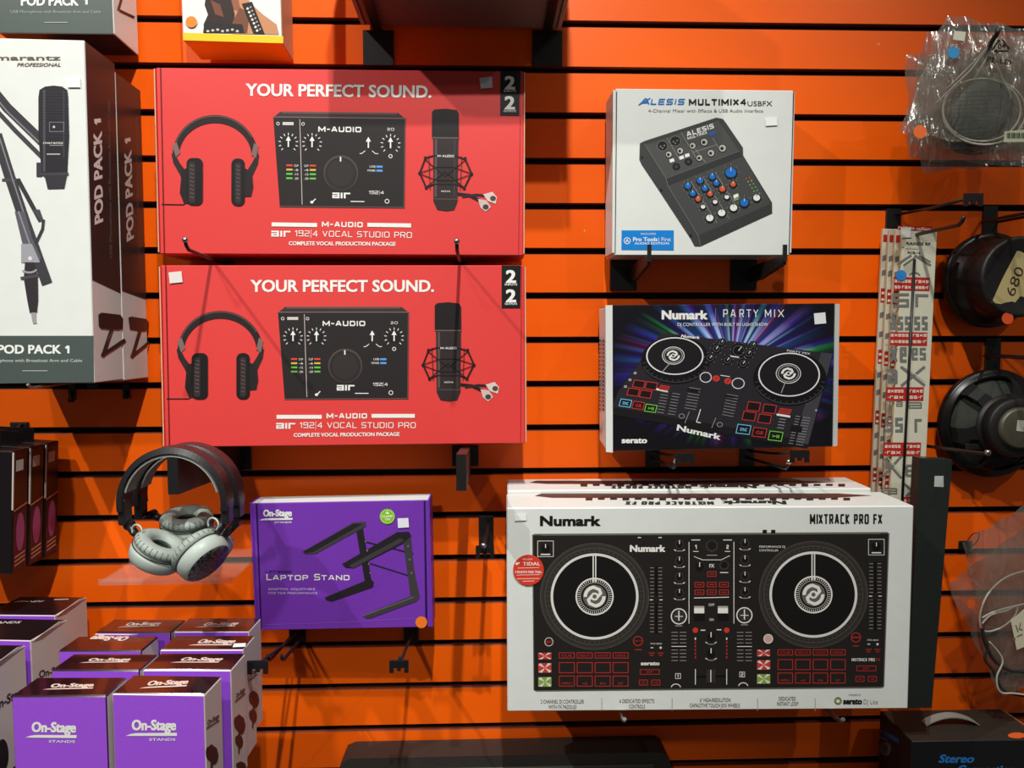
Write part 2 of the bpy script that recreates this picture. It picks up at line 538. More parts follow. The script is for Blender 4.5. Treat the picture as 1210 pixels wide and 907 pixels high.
def sticker(root, shape, m, name='price_sticker', face='front', layer=12, label=None, crop=(0, 0, 1), o=None, n=None):
    a = Art(root, o or (0, 0, 0), n or (0, -1, 0)); a.crop(*crop); a.l = layer
    if len(shape) == 3:
        a.ell(shape[0], shape[1], shape[2], shape[2], m)
    else:
        a.poly(shape, m)
    return a, a.build(name, label)


# ------------------------------------------------------------------ red microphone/interface bundles
def maudio():
    red = mat('red_printed_card', (212, 60, 57), rough=0.42, spec=0.45, noise=0.04, scale=400)
    dk = (36, 31, 31)
    root = carton('audio_kit_box', 'red audio kit box, lower of the two, above grey headphones and purple box', 'box',
                  (-0.2200, 0.1180, -0.1688, 0.0130, -0.0217, -0.0027, 0.5623, 0.2821, 0.1000), {'front': red}, 'red audio kit boxes')
    W, H, T = 0.5623, 0.2821, 0.1
    # tuck flaps at the two ends: a card edge standing a little proud of the front
    for s in (-1, 1):
        mb = MB(); x = s * W / 2
        lo, hi = (x, x + 0.0025) if s > 0 else (x - 0.0025, x)
        mb.box((lo, -0.0022, 0.002), (hi, T * .7, H - 0.002), red, bevel=0.0005, mats={'front': m_kraft})
        mb.build('side_flap', root)
    a = front(root).crop(170, 290, 2.6304)
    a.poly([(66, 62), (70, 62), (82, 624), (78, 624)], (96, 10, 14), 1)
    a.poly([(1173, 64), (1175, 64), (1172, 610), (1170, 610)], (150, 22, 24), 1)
    a.tx('YOUR PERFECT SOUND.', 332, 902, 143, 108, WHITE, 0.028, 2)
    a.build('printed_title'); a = front(root).crop(170, 290, 2.6304)
    a.bx('M-AUDIO', 568, 694, 537, 521, WHITE, 0.24, 2)
    a.rect(413, 526, 553, 538, WHITE, 2); a.rect(708, 523, 842, 535, WHITE, 2)
    a.bx('192|4 VOCAL STUDIO PRO', 485, 845, 567, 549, WHITE, 0.13, 2)
    logo_air(a, 412, 471, 569, 551, WHITE)
    a.tx('COMPLETE VOCAL PRODUCTION PACKAGE', 466, 795, 594, 583, WHITE, 0.03, 2, yb1=591)
    a.build('printed_lettering')
    a = front(root).crop(170, 290, 2.6304)
    a.poly([(1112, 62), (1172, 62), (1170, 195), (1112, 195)], BLACK, 1)
    for y, t in ((115, 'INPUTS'), (175, 'OUTPUTS')):
        a.tx('2', 1125, 1157, y, y - 37, WHITE, 0.04, 3); a.tx(t, 1122, 1160, y + 9, y + 3, WHITE, 0.02, 3)
    a.build('corner_badge', 'black corner badge reading 2 inputs 2 outputs')
    # headphones
    a = front(root).crop(170, 290, 2.6304); a.l = 2
    a.arc(238, 330, 133, 127, 20, (34, 27, 27), 182, 358, 2, wy=24)
    a.arc(238, 330, 131, 125, 3, (92, 72, 68), 190, 330, 3)
    for pts in ([(104, 296), (118, 286), (130, 320), (116, 332)], [(372, 296), (358, 286), (350, 322), (364, 332)]):
        a.poly(pts, (120, 96, 92), 4)
    a.poly([(102, 322), (114, 324), (128, 350), (152, 380), (142, 420), (128, 384), (108, 350)], (40, 32, 32), 3)
    a.poly([(374, 322), (364, 324), (352, 346), (330, 380), (340, 420), (354, 384), (370, 350)], (40, 32, 32), 3)
    a.poly([(134, 372), (160, 360), (166, 476), (140, 470), (128, 440)], (30, 24, 25), 4)
    a.poly([(352, 372), (326, 362), (322, 450), (350, 448), (356, 420)], (34, 28, 28), 4)
    a.rrect(149, 334, 200, 478, 18, (22, 18, 19), 5); a.rrect(288, 334, 330, 478, 18, (22, 18, 19), 5)
    a.rrect(156, 346, 176, 470, 8, (48, 40, 40), 6); a.rrect(300, 346, 318, 470, 8, (48, 40, 40), 6)
    for k in range(9):
        a.line([(160, 356 + k * 12), (172, 359 + k * 12)], 2, (104, 86, 84), 7); a.line([(304, 356 + k * 12), (314, 359 + k * 12)], 2, (104, 86, 84), 7)
    a.line([(72, 476), (138, 476), (154, 468), (162, 450)], 3, (40, 20, 22), 3)
    a.build('printed_headphones')
    # interface
    a = front(root).crop(170, 290, 2.6304)
    a.poly([(417, 208), (440, 190), (800, 190), (824, 208)], (54, 42, 42), 2)
    a.poly([(440, 190), (800, 190), (796, 196), (444, 196)], (92, 74, 72), 3)
    a.poly([(417, 207), (824, 207), (822, 476), (438, 478)], dk, 3)
    a.line([(417, 207), (824, 207)], 3, (110, 92, 90), 4); a.line([(438, 477), (822, 475)], 3, (90, 74, 72), 4); a.line([(822, 207), (820, 475)], 3, (84, 66, 66), 4)
    a.line([(499, 214), (507, 470)], 2, (190, 176, 172), 4)
    a.bx('M-AUDIO', 556, 688, 250, 234, WHITE, 0.22, 4)
    a.bx('2', 768, 776, 244, 236, WHITE, 0.14, 4); a.bx('O', 779, 789, 244, 236, WHITE, 0.14, 4)
    for cx in (464, 537, 778):
        dot_ticks(a, cx, 285, 24, 30, WHITE, 2.2, layer=4); a.ell(cx, 285, 18, 18, (26, 22, 22), 4)
    for cx in (464, 537, 710, 778):
        a.line([(cx, 296), (cx, 276)], 4, WHITE, 5); a.poly([(cx - 8, 278), (cx, 264), (cx + 8, 278)], WHITE, 5)
    a.line([(700, 306), (690, 314), (684, 314)], 2, WHITE, 4); a.line([(722, 306), (732, 314), (740, 314)], 2, WHITE, 4)
    for x in (458, 530):
        for k, c in enumerate(((222, 66, 56), (216, 180, 60), (92, 190, 70), (92, 190, 70))):
            a.rect(x, 350 + 13 * k, x + 19, 355 + 13 * k, c, 4)
    for k, t in enumerate(('CLIP', '-6', '-12', '-20')):
        a.tx(t, 482, 495, 356 + 13 * k, 350 + 13 * k, WHITE, 0, 4); a.tx(t, 513, 526, 356 + 13 * k, 350 + 13 * k, WHITE, 0, 4)
    a.rect(735, 350, 754, 356, (86, 150, 214), 4); a.rect(735, 362, 754, 368, (86, 150, 214), 4)
    a.tx('USB', 714, 732, 356, 350, WHITE, 0, 4); a.tx('POWER', 708, 732, 368, 362, WHITE, 0, 4)
    a.ell(626, 373, 53, 53, (74, 64, 62), 4); a.ell(626, 375, 49, 49, (40, 35, 35), 5); a.ell(626, 375, 40, 40, (46, 41, 40), 6)
    a.line([(625, 326), (625, 338)], 4, WHITE, 7)
    logo_air(a, 600, 655, 450, 433, WHITE, 4)
    a.bx('192|4', 712, 758, 436, 426, WHITE, 0.14, 4)
    a.arc(768, 457, 7, 7, 2, WHITE, layer=4); a.arc(778, 321, 6, 6, 2, WHITE, layer=4); a.arc(432, 227, 5, 5, 1.5, WHITE, layer=4); a.arc(509, 227, 5, 5, 1.5, WHITE, layer=4)
    a.rect(446, 222, 480, 231, (200, 190, 186), 4)
    a.line([(535, 466), (548, 453)], 3, WHITE, 4); a.ell(537, 463, 5, 4, WHITE, 5)
    a.line([(657, 459), (698, 459)], 2.5, WHITE, 4)
    a.build('printed_audio_interface')
    # microphone and cable
    a = front(root).crop(170, 290, 2.6304)
    a.line([(985, 432), (1020, 436), (1050, 450), (1070, 464)], 10, (30, 22, 22), 2); a.line([(1000, 440), (1040, 434), (1075, 436)], 8, (44, 32, 32), 2)
    a.poly([(1046, 446), (1072, 450), (1086, 470), (1070, 484), (1054, 472)], (196, 178, 170), 3); a.poly([(1062, 432), (1090, 424), (1104, 440), (1100, 460), (1076, 452)], (206, 190, 182), 3)
    a.ell(1070, 470, 9, 8, (70, 56, 54), 4); a.ell(1092, 444, 9, 8, (80, 64, 62), 4)
    a.poly([(908, 262), (986, 262), (984, 455), (974, 480), (950, 484), (922, 480), (910, 455)], (44, 35, 35), 3)
    pts = [(904, 264), (904, 186), (912, 179), (946, 176), (980, 180), (986, 190), (987, 264)]
    a.poly(pts, (26, 21, 22), 4); a.line([(905, 264), (987, 264)], 4, (96, 80, 76), 5); a.line([(910, 448), (984, 448)], 3, (84, 68, 66), 5)
    a.line([(917, 270), (917, 440)], 7, (84, 70, 68), 4); a.line([(974, 270), (974, 440)], 5, (60, 48, 48), 4)
    a.bx('M-AUDIO', 922, 972, 322, 315, WHITE, 0.18, 6); a.tx('NOVA', 934, 962, 427, 422, WHITE, 0, 6)
    web = (26, 18, 19)
    a.line([(885, 325), (868, 370), (888, 414)], 5, web, 6); a.line([(1006, 325), (1026, 370), (1004, 414)], 5, web, 6)
    a.line([(885, 325), (908, 318), (984, 320), (1006, 327)], 4, web, 5); a.line([(888, 414), (910, 404), (984, 404), (1004, 414)], 4, web, 5)
    for q in ([(885, 330), (946, 380), (1006, 330)], [(868, 370), (920, 352), (972, 352), (1026, 370)], [(868, 372), (920, 392), (972, 392), (1026, 372)], [(888, 412), (946, 366), (1004, 412)], [(895, 318), (900, 420)], [(996, 318), (992, 420)]):
        a.line(q, 2.4, web, 7)
    for x, y in ((885, 325), (868, 371), (888, 414), (1006, 325), (1026, 371), (1004, 414)):
        a.ell(x, y, 5, 5, web, 7)
    a.build('printed_microphone')
    # second box, one shelf up
    up = copy_tree(root)
    up['label'] = 'red audio kit box, upper of the two, under the grey overhanging carton'
    R = Matrix.Rotation(-0.0119, 3, 'Z') @ Matrix.Rotation(-0.0055, 3, 'X') @ Matrix.Rotation(0.0042, 3, 'Y')
    up.location = (-0.2231, -0.1150, 0.1292 + ZC); up.rotation_euler = R.to_euler()
    a, o = sticker(root, [(78, 84), (118, 80), (122, 114), (82, 118)], (214, 208, 204), crop=(170, 290, 2.6304), label='white price sticker')
    a, o = sticker(up, [(1043, 86), (1082, 80), (1084, 116), (1047, 119)], (206, 206, 210), crop=(170, 60, 2.6304), label='pale price sticker')
    return root, up


def logo_air(a, x0, x1, yb, yt, m, layer=None):
    """three joined wide lowercase letters"""
    if layer: a.l = layer
    w_ = x1 - x0; h = yb - yt; t = h * .26
    X = lambda u: x0 + w_ * u
    a.rect(X(0), yt, X(.40), yt + t, m); a.rect(X(.30), yt, X(.40), yb, m); a.rect(X(0), yb - t, X(.40), yb, m); a.rect(X(0), yt + h * .42, X(.09), yb, m); a.rect(X(0), yt + h * .40, X(.40), yt + h * .60, m)
    a.rect(X(.47), yt, X(.57), yb, m)
    a.rect(X(.64), yt, X(.74), yb, m); a.rect(X(.64), yt, X(1), yt + t, m)


maudio()


# ------------------------------------------------------------------ white mixer carton
def alesis():
    root = carton('mixer_box', 'square white mixer box with a blue corner panel, resting on two black arms', 'box',
                  (0.3510, 0.0850, 0.1322, 0.0140, 0.012, -0.0031, 0.2880, 0.2620, 0.0750),
                  {'front': m_white_card}, None)
    W, H, T = 0.288, 0.262, 0.075
    for s in (-1, 1):
        mb = MB(); x = s * W / 2
        lo, hi = (x - 0.0035, x) if s < 0 else (x, x + 0.0028)
        mb.box((lo, 0.0012, 0.004), (hi, T * .9, H - 0.002), m_white_card, bevel=0.0006)
        mb.build('side_flap', root)
    a = front(root).crop(690, 80, 3.489)
    a.poly([(133, 98), (137, 98), (130, 766), (127, 766)], (40, 40, 38), 1); a.poly([(863, 98), (867, 98), (847, 768), (843, 768)], (60, 60, 58), 1)
    blue = (20, 105, 185)
    a.bx('A', 228, 270, 153, 126, blue, 0.2, 2, skew=6); a.bx('LESIS', 274, 412, 153, 128, blue, 0.2, 2, skew=5)
    a.line([(226, 153), (250, 140), (272, 126)], 5, blue, 2)
    a.bx('MULTIMIX', 432, 638, 155, 129, BLACK, 0.25, 2); a.bx('4', 644, 668, 155, 128, BLACK, 0.2, 2); a.tx('USBFX', 674, 776, 158, 138, (50, 50, 50), 0.0, 2)
    a.tx('4-Channel Mixer with Effects & USB Audio Interface', 265, 738, 184, 171, (110, 110, 108), 0.0, 2)
    a.build('printed_lettering')
    a = front(root).crop(690, 80, 3.489)
    a.poly([(230, 312), (250, 302), (545, 206), (572, 211), (584, 226), (655, 330), (656, 362), (775, 556), (776, 600), (480, 736), (456, 736), (440, 706), (318, 520), (238, 400), (228, 378)], (58, 59, 58), 2)
    a.poly([(252, 318), (552, 218), (640, 344), (338, 456)], (72, 73, 72), 3)
    a.poly([(338, 456), (640, 344), (654, 366), (346, 488)], (48, 49, 48), 3)
    a.poly([(346, 488), (654, 366), (768, 560), (470, 692)], (66, 67, 66), 3)
    a.poly([(470, 692), (768, 560), (774, 598), (480, 734)], (52, 53, 52), 3)
    a.line([(250, 316), (338, 456), (346, 488), (470, 692), (480, 734)], 2.5, (104, 105, 103), 4); a.line([(338, 456), (640, 344)], 2.5, (92, 93, 92), 4)
    for p in ((240, 370), (318, 505), (440, 692)):
        a.ell(p[0], p[1], 5, 6, (24, 24, 24), 4)
    a.block('ALESIS', (425, 285), (536, 249), (420, 266), WHITE, 0.22, 5); a.block('MULTIMIX', (428, 298), (508, 272), (425, 287), WHITE, 0.2, 5)
    a.poly([(510, 271), (540, 260), (546, 272), (516, 284)], (44, 84, 150), 5)
    for x, y in ((323, 323), (376, 303)):
        a.ell(x, y, 23, 22, (24, 24, 24), 5); a.arc(x, y, 23, 22, 2.5, (110, 110, 108), layer=6)
        for q in ((-8, 2), (8, -2), (0, 9)):
            a.ell(x + q[0], y + q[1], 3.5, 3.5, (120, 120, 118), 6)
    for x, y, r in ((349, 358, 12), (396, 343, 12), (447, 322, 12), (495, 307, 14), (475, 372, 12), (523, 352, 13), (570, 332, 14)):
        a.ell(x, y, r + 3, r + 3, (28, 28, 28), 5); a.ell(x, y, r, r, (176, 172, 164), 6); a.ell(x - 2, y + 1, r * .5, r * .5, (30, 30, 30), 7)
    for x, y in ((362, 383), (425, 362), (402, 371)):
        a.poly([(x - 11, y - 4), (x + 7, y - 10), (x + 11, y + 3), (x - 7, y + 9)], WHITE, 5)
    for x, y in ((380, 408), (430, 388)):
        a.ell(x, y, 16, 15, (24, 24, 24), 5); a.ell(x, y, 7, 7, (60, 60, 60), 6)
    for q in ([(342, 290), (392, 376)], [(400, 268), (470, 385)], [(455, 330), (500, 390)], [(530, 290), (566, 350)], [(448, 350), (545, 318)]):
        a.line(q, 1.6, (150, 150, 148), 4)
    blk = (22, 22, 22)
    for x, y, r, c in ((428, 487, 13, blue), (478, 465, 13, blue), (528, 448, 13, blue), (448, 518, 12, blue), (498, 497, 12, blue), (545, 475, 12, blue), (605, 432, 22, blue), (660, 556, 17, blue),
                       (470, 541, 11, (205, 84, 50)), (519, 520, 11, (205, 84, 50)), (570, 500, 12, (205, 84, 50)), (614, 480, 11, (205, 84, 50)),
                       (490, 573, 9, WHITE), (540, 553, 9, WHITE), (588, 533, 9, WHITE), (518, 619, 15, WHITE), (567, 598, 15, WHITE), (616, 577, 15, WHITE), (711, 536, 14, WHITE)):
        a.ell(x + 1, y + 4, r + 5, r + 4, blk, 5); a.ell(x, y, r, r * .9, c, 6); a.line([(x, y - r), (x, y - r * .3)], 2, WHITE if c != WHITE else blk, 7)
        dot_ticks(a, x, y, r + 9, r + 12, (150, 150, 148), 1.6, 7, layer=5)
    a.poly([(614, 526), (634, 518), (638, 530), (618, 540)], WHITE, 5); a.poly([(616, 542), (636, 534), (638, 542), (620, 550)], (120, 160, 80), 5)
    for q in ([(440, 470), (548, 640)], [(490, 452), (598, 622)], [(540, 432), (640, 590)]):
        a.line(q, 1.6, (150, 150, 148), 4)
    for k in range(6):
        for j in range(2):
            a.ell(668 + 14 * j + 8 * k, 457 - 4 * j + 13 * k, 2.6, 2.6, ((210, 80, 60), (210, 180, 70), (110, 190, 80), (110, 190, 80), (110, 190, 80), (150, 150, 148))[k], 5)
    a.build('printed_mixer')
    a = front(root).crop(690, 80, 3.489)
    a.poly([(155, 670), (370, 670), (370, 752), (154, 750)], (10, 124, 205), 2)
    a.arc(178, 713, 14, 14, 3, WHITE, layer=3); a.poly([(170, 720), (178, 704), (186, 720), (182, 720), (178, 712), (174, 720)], WHITE, 3)
    a.tx('INCLUDES', 235, 296, 688, 681, WHITE, 0, 3); a.tx('Pro Tools', 202, 303, 715, 699, WHITE, 0.03, 3); a.tx('| First', 308, 358, 715, 699, WHITE, 0, 3); a.tx('AUDIO EDITION', 208, 350, 728, 720, WHITE, 0.02, 3)
    a.build('corner_panel', 'blue corner panel with white lettering')
    sticker(root, [(745, 206), (793, 204), (796, 238), (748, 241)], (236, 236, 232), crop=(690, 80, 3.489))


alesis()


# ------------------------------------------------------------------ black party controller carton
def burst_material():
    m = bpy.data.materials.new('printed_light_burst'); m.use_nodes = True
    nt = m.node_tree; b = nt.nodes['Principled BSDF']; L = nt.links
    N = lambda t, **k: nt.nodes.new(t)

    def math_(op, a, c=None):
        n = nt.nodes.new('ShaderNodeMath'); n.operation = op
        for i, v in enumerate((a, c)):
            if v is None: continue
            if isinstance(v, (int, float)): n.inputs[i].default_value = v
            else: L.new(v, n.inputs[i])
        return n.outputs[0]
    tc = N('ShaderNodeTexCoord'); sx = N('ShaderNodeSeparateXYZ'); L.new(tc.outputs['Object'], sx.inputs[0])
    dx = math_('SUBTRACT', sx.outputs['X'], 0.012); dz = math_('SUBTRACT', sx.outputs['Z'], 0.128)
    ang = math_('ARCTAN2', dz, dx)
    r = math_('SQRT', math_('ADD', math_('MULTIPLY', dx, dx), math_('MULTIPLY', math_('MULTIPLY', dz, dz), 2.6)))
    n1 = N('ShaderNodeTexNoise'); n1.noise_dimensions = '1D'; n1.inputs['Scale'].default_value = 1.0; n1.inputs['Detail'].default_value = 2
    L.new(math_('MULTIPLY', ang, 7.0), n1.inputs['W'])
    n2 = N('ShaderNodeTexNoise'); n2.noise_dimensions = '1D'; n2.inputs['Scale'].default_value = 1.0; n2.inputs['Detail'].default_value = 1
    L.new(math_('ADD', math_('MULTIPLY', ang, 3.2), 40.0), n2.inputs['W'])
    hue = N('ShaderNodeValToRGB'); cr = hue.color_ramp
    cols = [(0.28, (40, 160, 50)), (0.38, (50, 50, 190)), (0.5, (100, 40, 190)), (0.57, (30, 130, 220)), (0.64, (190, 40, 170)), (0.75, (60, 90, 215))]
    cr.elements[0].position = cols[0][0]; cr.elements[0].color = lin(cols[0][1]) + (1,)
    cr.elements[1].position = cols[-1][0]; cr.elements[1].color = lin(cols[-1][1]) + (1,)
    for p, c in cols[1:-1]:
        e = cr.elements.new(p); e.color = lin(c) + (1,)
    L.new(n2.outputs['Fac'], hue.inputs['Fac'])
    ray = N('ShaderNodeMapRange'); ray.inputs[1].default_value = 0.46; ray.inputs[2].default_value = 0.68; L.new(n1.outputs['Fac'], ray.inputs[0])
    fall = N('ShaderNodeMapRange'); fall.inputs[1].default_value = 0.205; fall.inputs[2].default_value = 0.075; L.new(r, fall.inputs[0])
    k = math_('MULTIPLY', math_('ADD', math_('MULTIPLY', ray.outputs[0], 0.95), math_('MULTIPLY', fall.outputs[0], 0.30)), fall.outputs[0])
    mx = N('ShaderNodeMix'); mx.data_type = 'RGBA'; L.new(k, mx.inputs[0]); mx.inputs[6].default_value = lin((14, 12, 18)) + (1,); L.new(hue.outputs['Color'], mx.inputs[7])
    wh = N('ShaderNodeMapRange'); wh.inputs[1].default_value = 0.145; wh.inputs[2].default_value = 0.085; wh.inputs[4].default_value = 0.6; L.new(r, wh.inputs[0])
    m2 = N('ShaderNodeMix'); m2.data_type = 'RGBA'; L.new(math_('MULTIPLY', wh.outputs[0], ray.outputs[0]), m2.inputs[0]); L.new(mx.outputs[2], m2.inputs[6]); m2.inputs[7].default_value = lin((200, 225, 245)) + (1,)
    L.new(m2.outputs[2], b.inputs['Base Color']); b.inputs['Roughness'].default_value = 0.42; b.inputs['Specular IOR Level'].default_value = 0.3
    return m


def hub_logo(a, cx, cy, rx, ry, m, layer):
    """round hub mark: two hooked strokes about a centre ring"""
    for s in (0, 180):
        a.arc(cx, cy, rx * .98, ry * .98, rx * .30, m, 178 + s, 262 + s, layer, wy=ry * .30, n=10)
        c, q = math.cos(math.radians(s)), math.sin(math.radians(s))
        R = lambda x, y: (cx + rx * (x * c - y * q), cy + ry * (x * q + y * c))
        a.line([R(-.10, -.84), R(.42, -.62), R(.55, -.30), R(.30, -.02)], rx * .27, m, layer)
    a.arc(cx, cy, rx * .36, ry * .36, rx * .17, m, 0, 360, layer, wy=ry * .17, n=18)


def party():
    blk = mat('black_printed_card', (16, 14, 18), rough=0.35, spec=0.4)
    root = carton('controller_box', 'black controller box printed with coloured light rays, white end flaps', 'box',
                  (0.3757, 0.1300, -0.1769, 0.0271, 0.0013, -0.0087, 0.3560, 0.2285, 0.1150),
                  {'front': burst_material(), 'top': blk, 'bottom': blk, 'left': m_white_card, 'right': m_white_card})
    W, H, T = 0.356, 0.2285, 0.115
    for s in (-1, 1):
        mb = MB(); x = s * W / 2
        if s < 0:
            mb.prism([(x - 0.0095, 0.006, -0.002), (x, -0.002, -0.002), (x, 0.004, -0.002), (x - 0.0085, 0.010, -0.002)], (0, 0, H + 0.002), m_white_card)
            mb.prism([(x - 0.010, 0.0065, 0.004), (x - 0.0085, 0.010, 0.004), (x, T * .93, 0.004), (x - 0.0015, T * .93, 0.004)], (0, 0, H - 0.008), m_white_card)
        else:
            mb.prism([(x, -0.002, 0.001), (x + 0.0085, 0.002, 0.001), (x + 0.008, 0.006, 0.001), (x, 0.003, 0.001)], (0, 0, H - 0.002), m_white_card)
        mb.build('end_flap', root)
    a = front(root).crop(690, 330, 3.7813)
    a.tx('Numark', 347, 553, 177, 140, WHITE, 0.05, 2); a.line([(588, 130), (588, 182)], 1.5, (150, 130, 180), 2)
    for ch, x0, x1 in (('P', 622, 642), ('A', 654, 678), ('R', 694, 714), ('T', 726, 746), ('Y', 756, 778), ('M', 808, 836), ('I', 848, 854), ('X', 866, 893)):
        a.bx(ch, x0, x1, 169, 134, WHITE, 0.11, 2)
    a.tx('DJ CONTROLLER WITH BUILT IN LIGHT SHOW', 418, 822, 208, 194, WHITE, 0.0, 2)
    a.build('printed_lettering'); a = front(root).crop(690, 330, 3.7813)
    a.tx('serato', 168, 282, 730, 706, WHITE, 0.05, 2); a.build('printed_logo')
    a = front(root).crop(690, 330, 3.7813)
    body = (38, 35, 40); g = (150, 146, 150); RD = (196, 52, 46)
    a.poly([(345, 236), (1110, 332), (1098, 400), (1000, 752), (992, 756), (128, 604), (122, 566), (150, 500)], (22, 20, 23), 2)
    a.poly([(345, 236), (1110, 332), (1094, 404), (1002, 722), (128, 568), (154, 500)], body, 3)
    a.poly([(1060, 326), (1110, 332), (1000, 736), (936, 724)], (62, 60, 66), 4)
    for cx, cy, R1, R2, hx, hy, hr, nd in ((405, 342, 128, 84, 398, 340, 50, [(388, 368), (348, 414)]), (915, 425, 138, 98, 912, 420, 56, [(898, 458), (880, 506)])):
        a.ell(cx + 4, cy + 18, R1 + 26, R2 + 24, (14, 13, 15), 5); a.arc(cx + 4, cy + 14, R1 + 24, R2 + 20, 3, (70, 68, 72), 20, 160, 6)
        dot_ticks(a, cx + 4, cy + 14, R1 + 6, R1 + 20, (56, 54, 58), 4, 16, 10, 170, 6, ky=(R2 + 10) / (R1 + 10))
        a.ell(cx, cy, R1, R2, (24, 22, 25), 7); a.arc(cx, cy, R1, R2, 6, (226, 224, 226), layer=8, wy=5)
        a.arc(hx, hy, hr, hr * .8, 3, WHITE, layer=8); a.arc(hx, hy, hr * .84, hr * .67, 4, g, layer=8); a.ell(hx, hy, hr * .64, hr * .5, (40, 38, 42), 8); hub_logo(a, hx, hy, hr * .6, hr * .48, WHITE, 9)
        a.line(nd, 4, g, 9)
    a.text('Numark', (432, 258), (515, 266), (436, 246), WHITE, 0.04, 9); a.text('PARTY MIX', (905, 322), (1008, 337), (907, 313), WHITE, 0, 9)
    for x, y, r in ((590, 310, 15), (690, 318, 26), (735, 330, 15), (563, 350, 15), (640, 360, 15), (710, 375, 15), (614, 280, 12), (755, 292, 12)):
        a.ell(x, y, r + 6, r + 5, (14, 13, 15), 5); a.arc(x, y, r, r * .9, 2, (96, 94, 98), layer=6); a.line([(x, y), (x + r * .5, y - r * .7)], 3, WHITE, 7); dot_ticks(a, x, y, r + 9, r + 12, g, 2, 6, layer=6)
    a.line([(655, 342), (690, 348)], 5, WHITE, 6); a.line([(610, 428), (650, 434)], 3, WHITE, 6)
    a.arc(543, 437, 27, 24, 4, (210, 208, 210), layer=6); a.arc(688, 464, 29, 25, 4, (210, 208, 210), layer=6)
    for x, y in ((590, 442), (642, 454)):
        a.ell(x, y, 16, 14, RD, 6); a.line([(x - 6, y + 5), (x + 6, y - 5)], 3, (70, 20, 20), 7)
    for x0, y0, dx in ((470, 482, -5), (496, 486, -5), (638, 512, -5), (664, 517, -5)):
        for k in range(8):
            a.line([(x0 + dx * k * .4 + k * -1, y0 + 13 * k), (x0 + 24 + dx * k * .4 - k, y0 + 4 + 13 * k)], 2, g, 6)
    a.line([(462, 492), (508, 500)], 9, (20, 18, 20), 7); a.line([(632, 520), (670, 526)], 9, (20, 18, 20), 7)
    for x0, y0 in ((345, 500), (395, 508)):
        for k in range(8):
            a.line([(x0 - k * 3, y0 + 13 * k), (x0 + 32 - k * 3, y0 + 5 + 13 * k)], 2, g, 6)
    a.line([(325, 490), (372, 498)], 9, WHITE, 6); a.line([(862, 603), (918, 612)], 9, WHITE, 6)
    a.line([(520, 580), (512, 606), (502, 636), (520, 640)], 3.5, WHITE, 6); a.line([(470, 590), (450, 640)], 2.5, g, 6); a.line([(588, 618), (570, 662)], 2.5, g, 6)
    a.arc(436, 610, 13, 11, 2.5, g, layer=6); a.arc(606, 648, 13, 11, 2.5, g, layer=6)

    def pad(x, y, c, w_=24, h_=16, t=None, fill=None):
        q = [(x - w_ + 5, y - h_ - 3), (x + w_ + 3, y - h_ + 4), (x + w_ - 5, y + h_ + 3), (x - w_ - 4, y + h_ - 4)]
        a.poly(q, fill or (20, 15, 17), 6); a.frame(q, 3.2, c, 7)
        if t: a.text(t, (x - w_ * .55, y + 6), (x + w_ * .5, y + 9), (x - w_ * .5, y - 7), c, 0.02, 8)
    for x, y in ((245, 467), (300, 475), (220, 503), (275, 512), (757, 567), (828, 578), (737, 610), (806, 622)):
        pad(x, y, RD, 25 if x < 500 else 28, 16 if x < 500 else 19)
    pad(358, 484, RD, 20, 9, fill=(150, 40, 36)); pad(897, 588, RD, 25, 10, fill=(150, 40, 36))
    for (x, y, c, t) in ((185, 552, (110, 190, 225), 'SYNC'), (242, 562, RD, 'CUE'), (298, 575, (110, 200, 70), '>II'), (712, 669, (110, 190, 225), 'SYNC'), (783, 683, RD, 'CUE'), (855, 699, (110, 200, 70), '>II')):
        pad(x, y, c, 25 if x < 500 else 30, 16 if x < 500 else 20, t)
    a.text('Numark', (413, 672), (608, 716), (417, 648), WHITE, 0.05, 6)
    for k in range(11):
        a.line([(946 - k * 3.2, 610 + 12 * k), (968 - k * 3.2, 613 + 12 * k)], 2.2, g, 6); a.line([(978 - k * 3.2, 615 + 12 * k), (1010 - k * 3.2, 620 + 12 * k)], 2.2, g, 6)
    a.line([(970, 610), (936, 738)], 7, (14, 12, 14), 7); a.poly([(925, 650), (975, 658), (970, 682), (920, 674)], (18, 16, 18), 8)
    for k in range(4):
        a.line([(872 - k * 3, 622 + 13 * k), (900 - k * 3, 626 + 13 * k)], 3, g, 6)
    for x, y in ((228, 418), (205, 448), (185, 478)):
        a.arc(x, y, 6, 5, 2, WHITE, layer=6)
    a.ell(1036, 584, 5, 5, g, 6)
    a.build('printed_controller')
    a = Art(root, (-W / 2 - 0.0095, 0, 0), (-1, 0.06, 0), lift=0.002)
    a.crop(690, 330, 3.7813)
    for x in (74, 88):
        for k in range(18):
            a.rect(x, 268 + k * 18, x + 7, 268 + k * 18 + 11, (70, 70, 72), 1)
    a.build('end_print')
    sticker(root, [(1025, 152), (1076, 147), (1080, 196), (1029, 201)], (218, 222, 222), crop=(690, 330, 3.7813))


party()


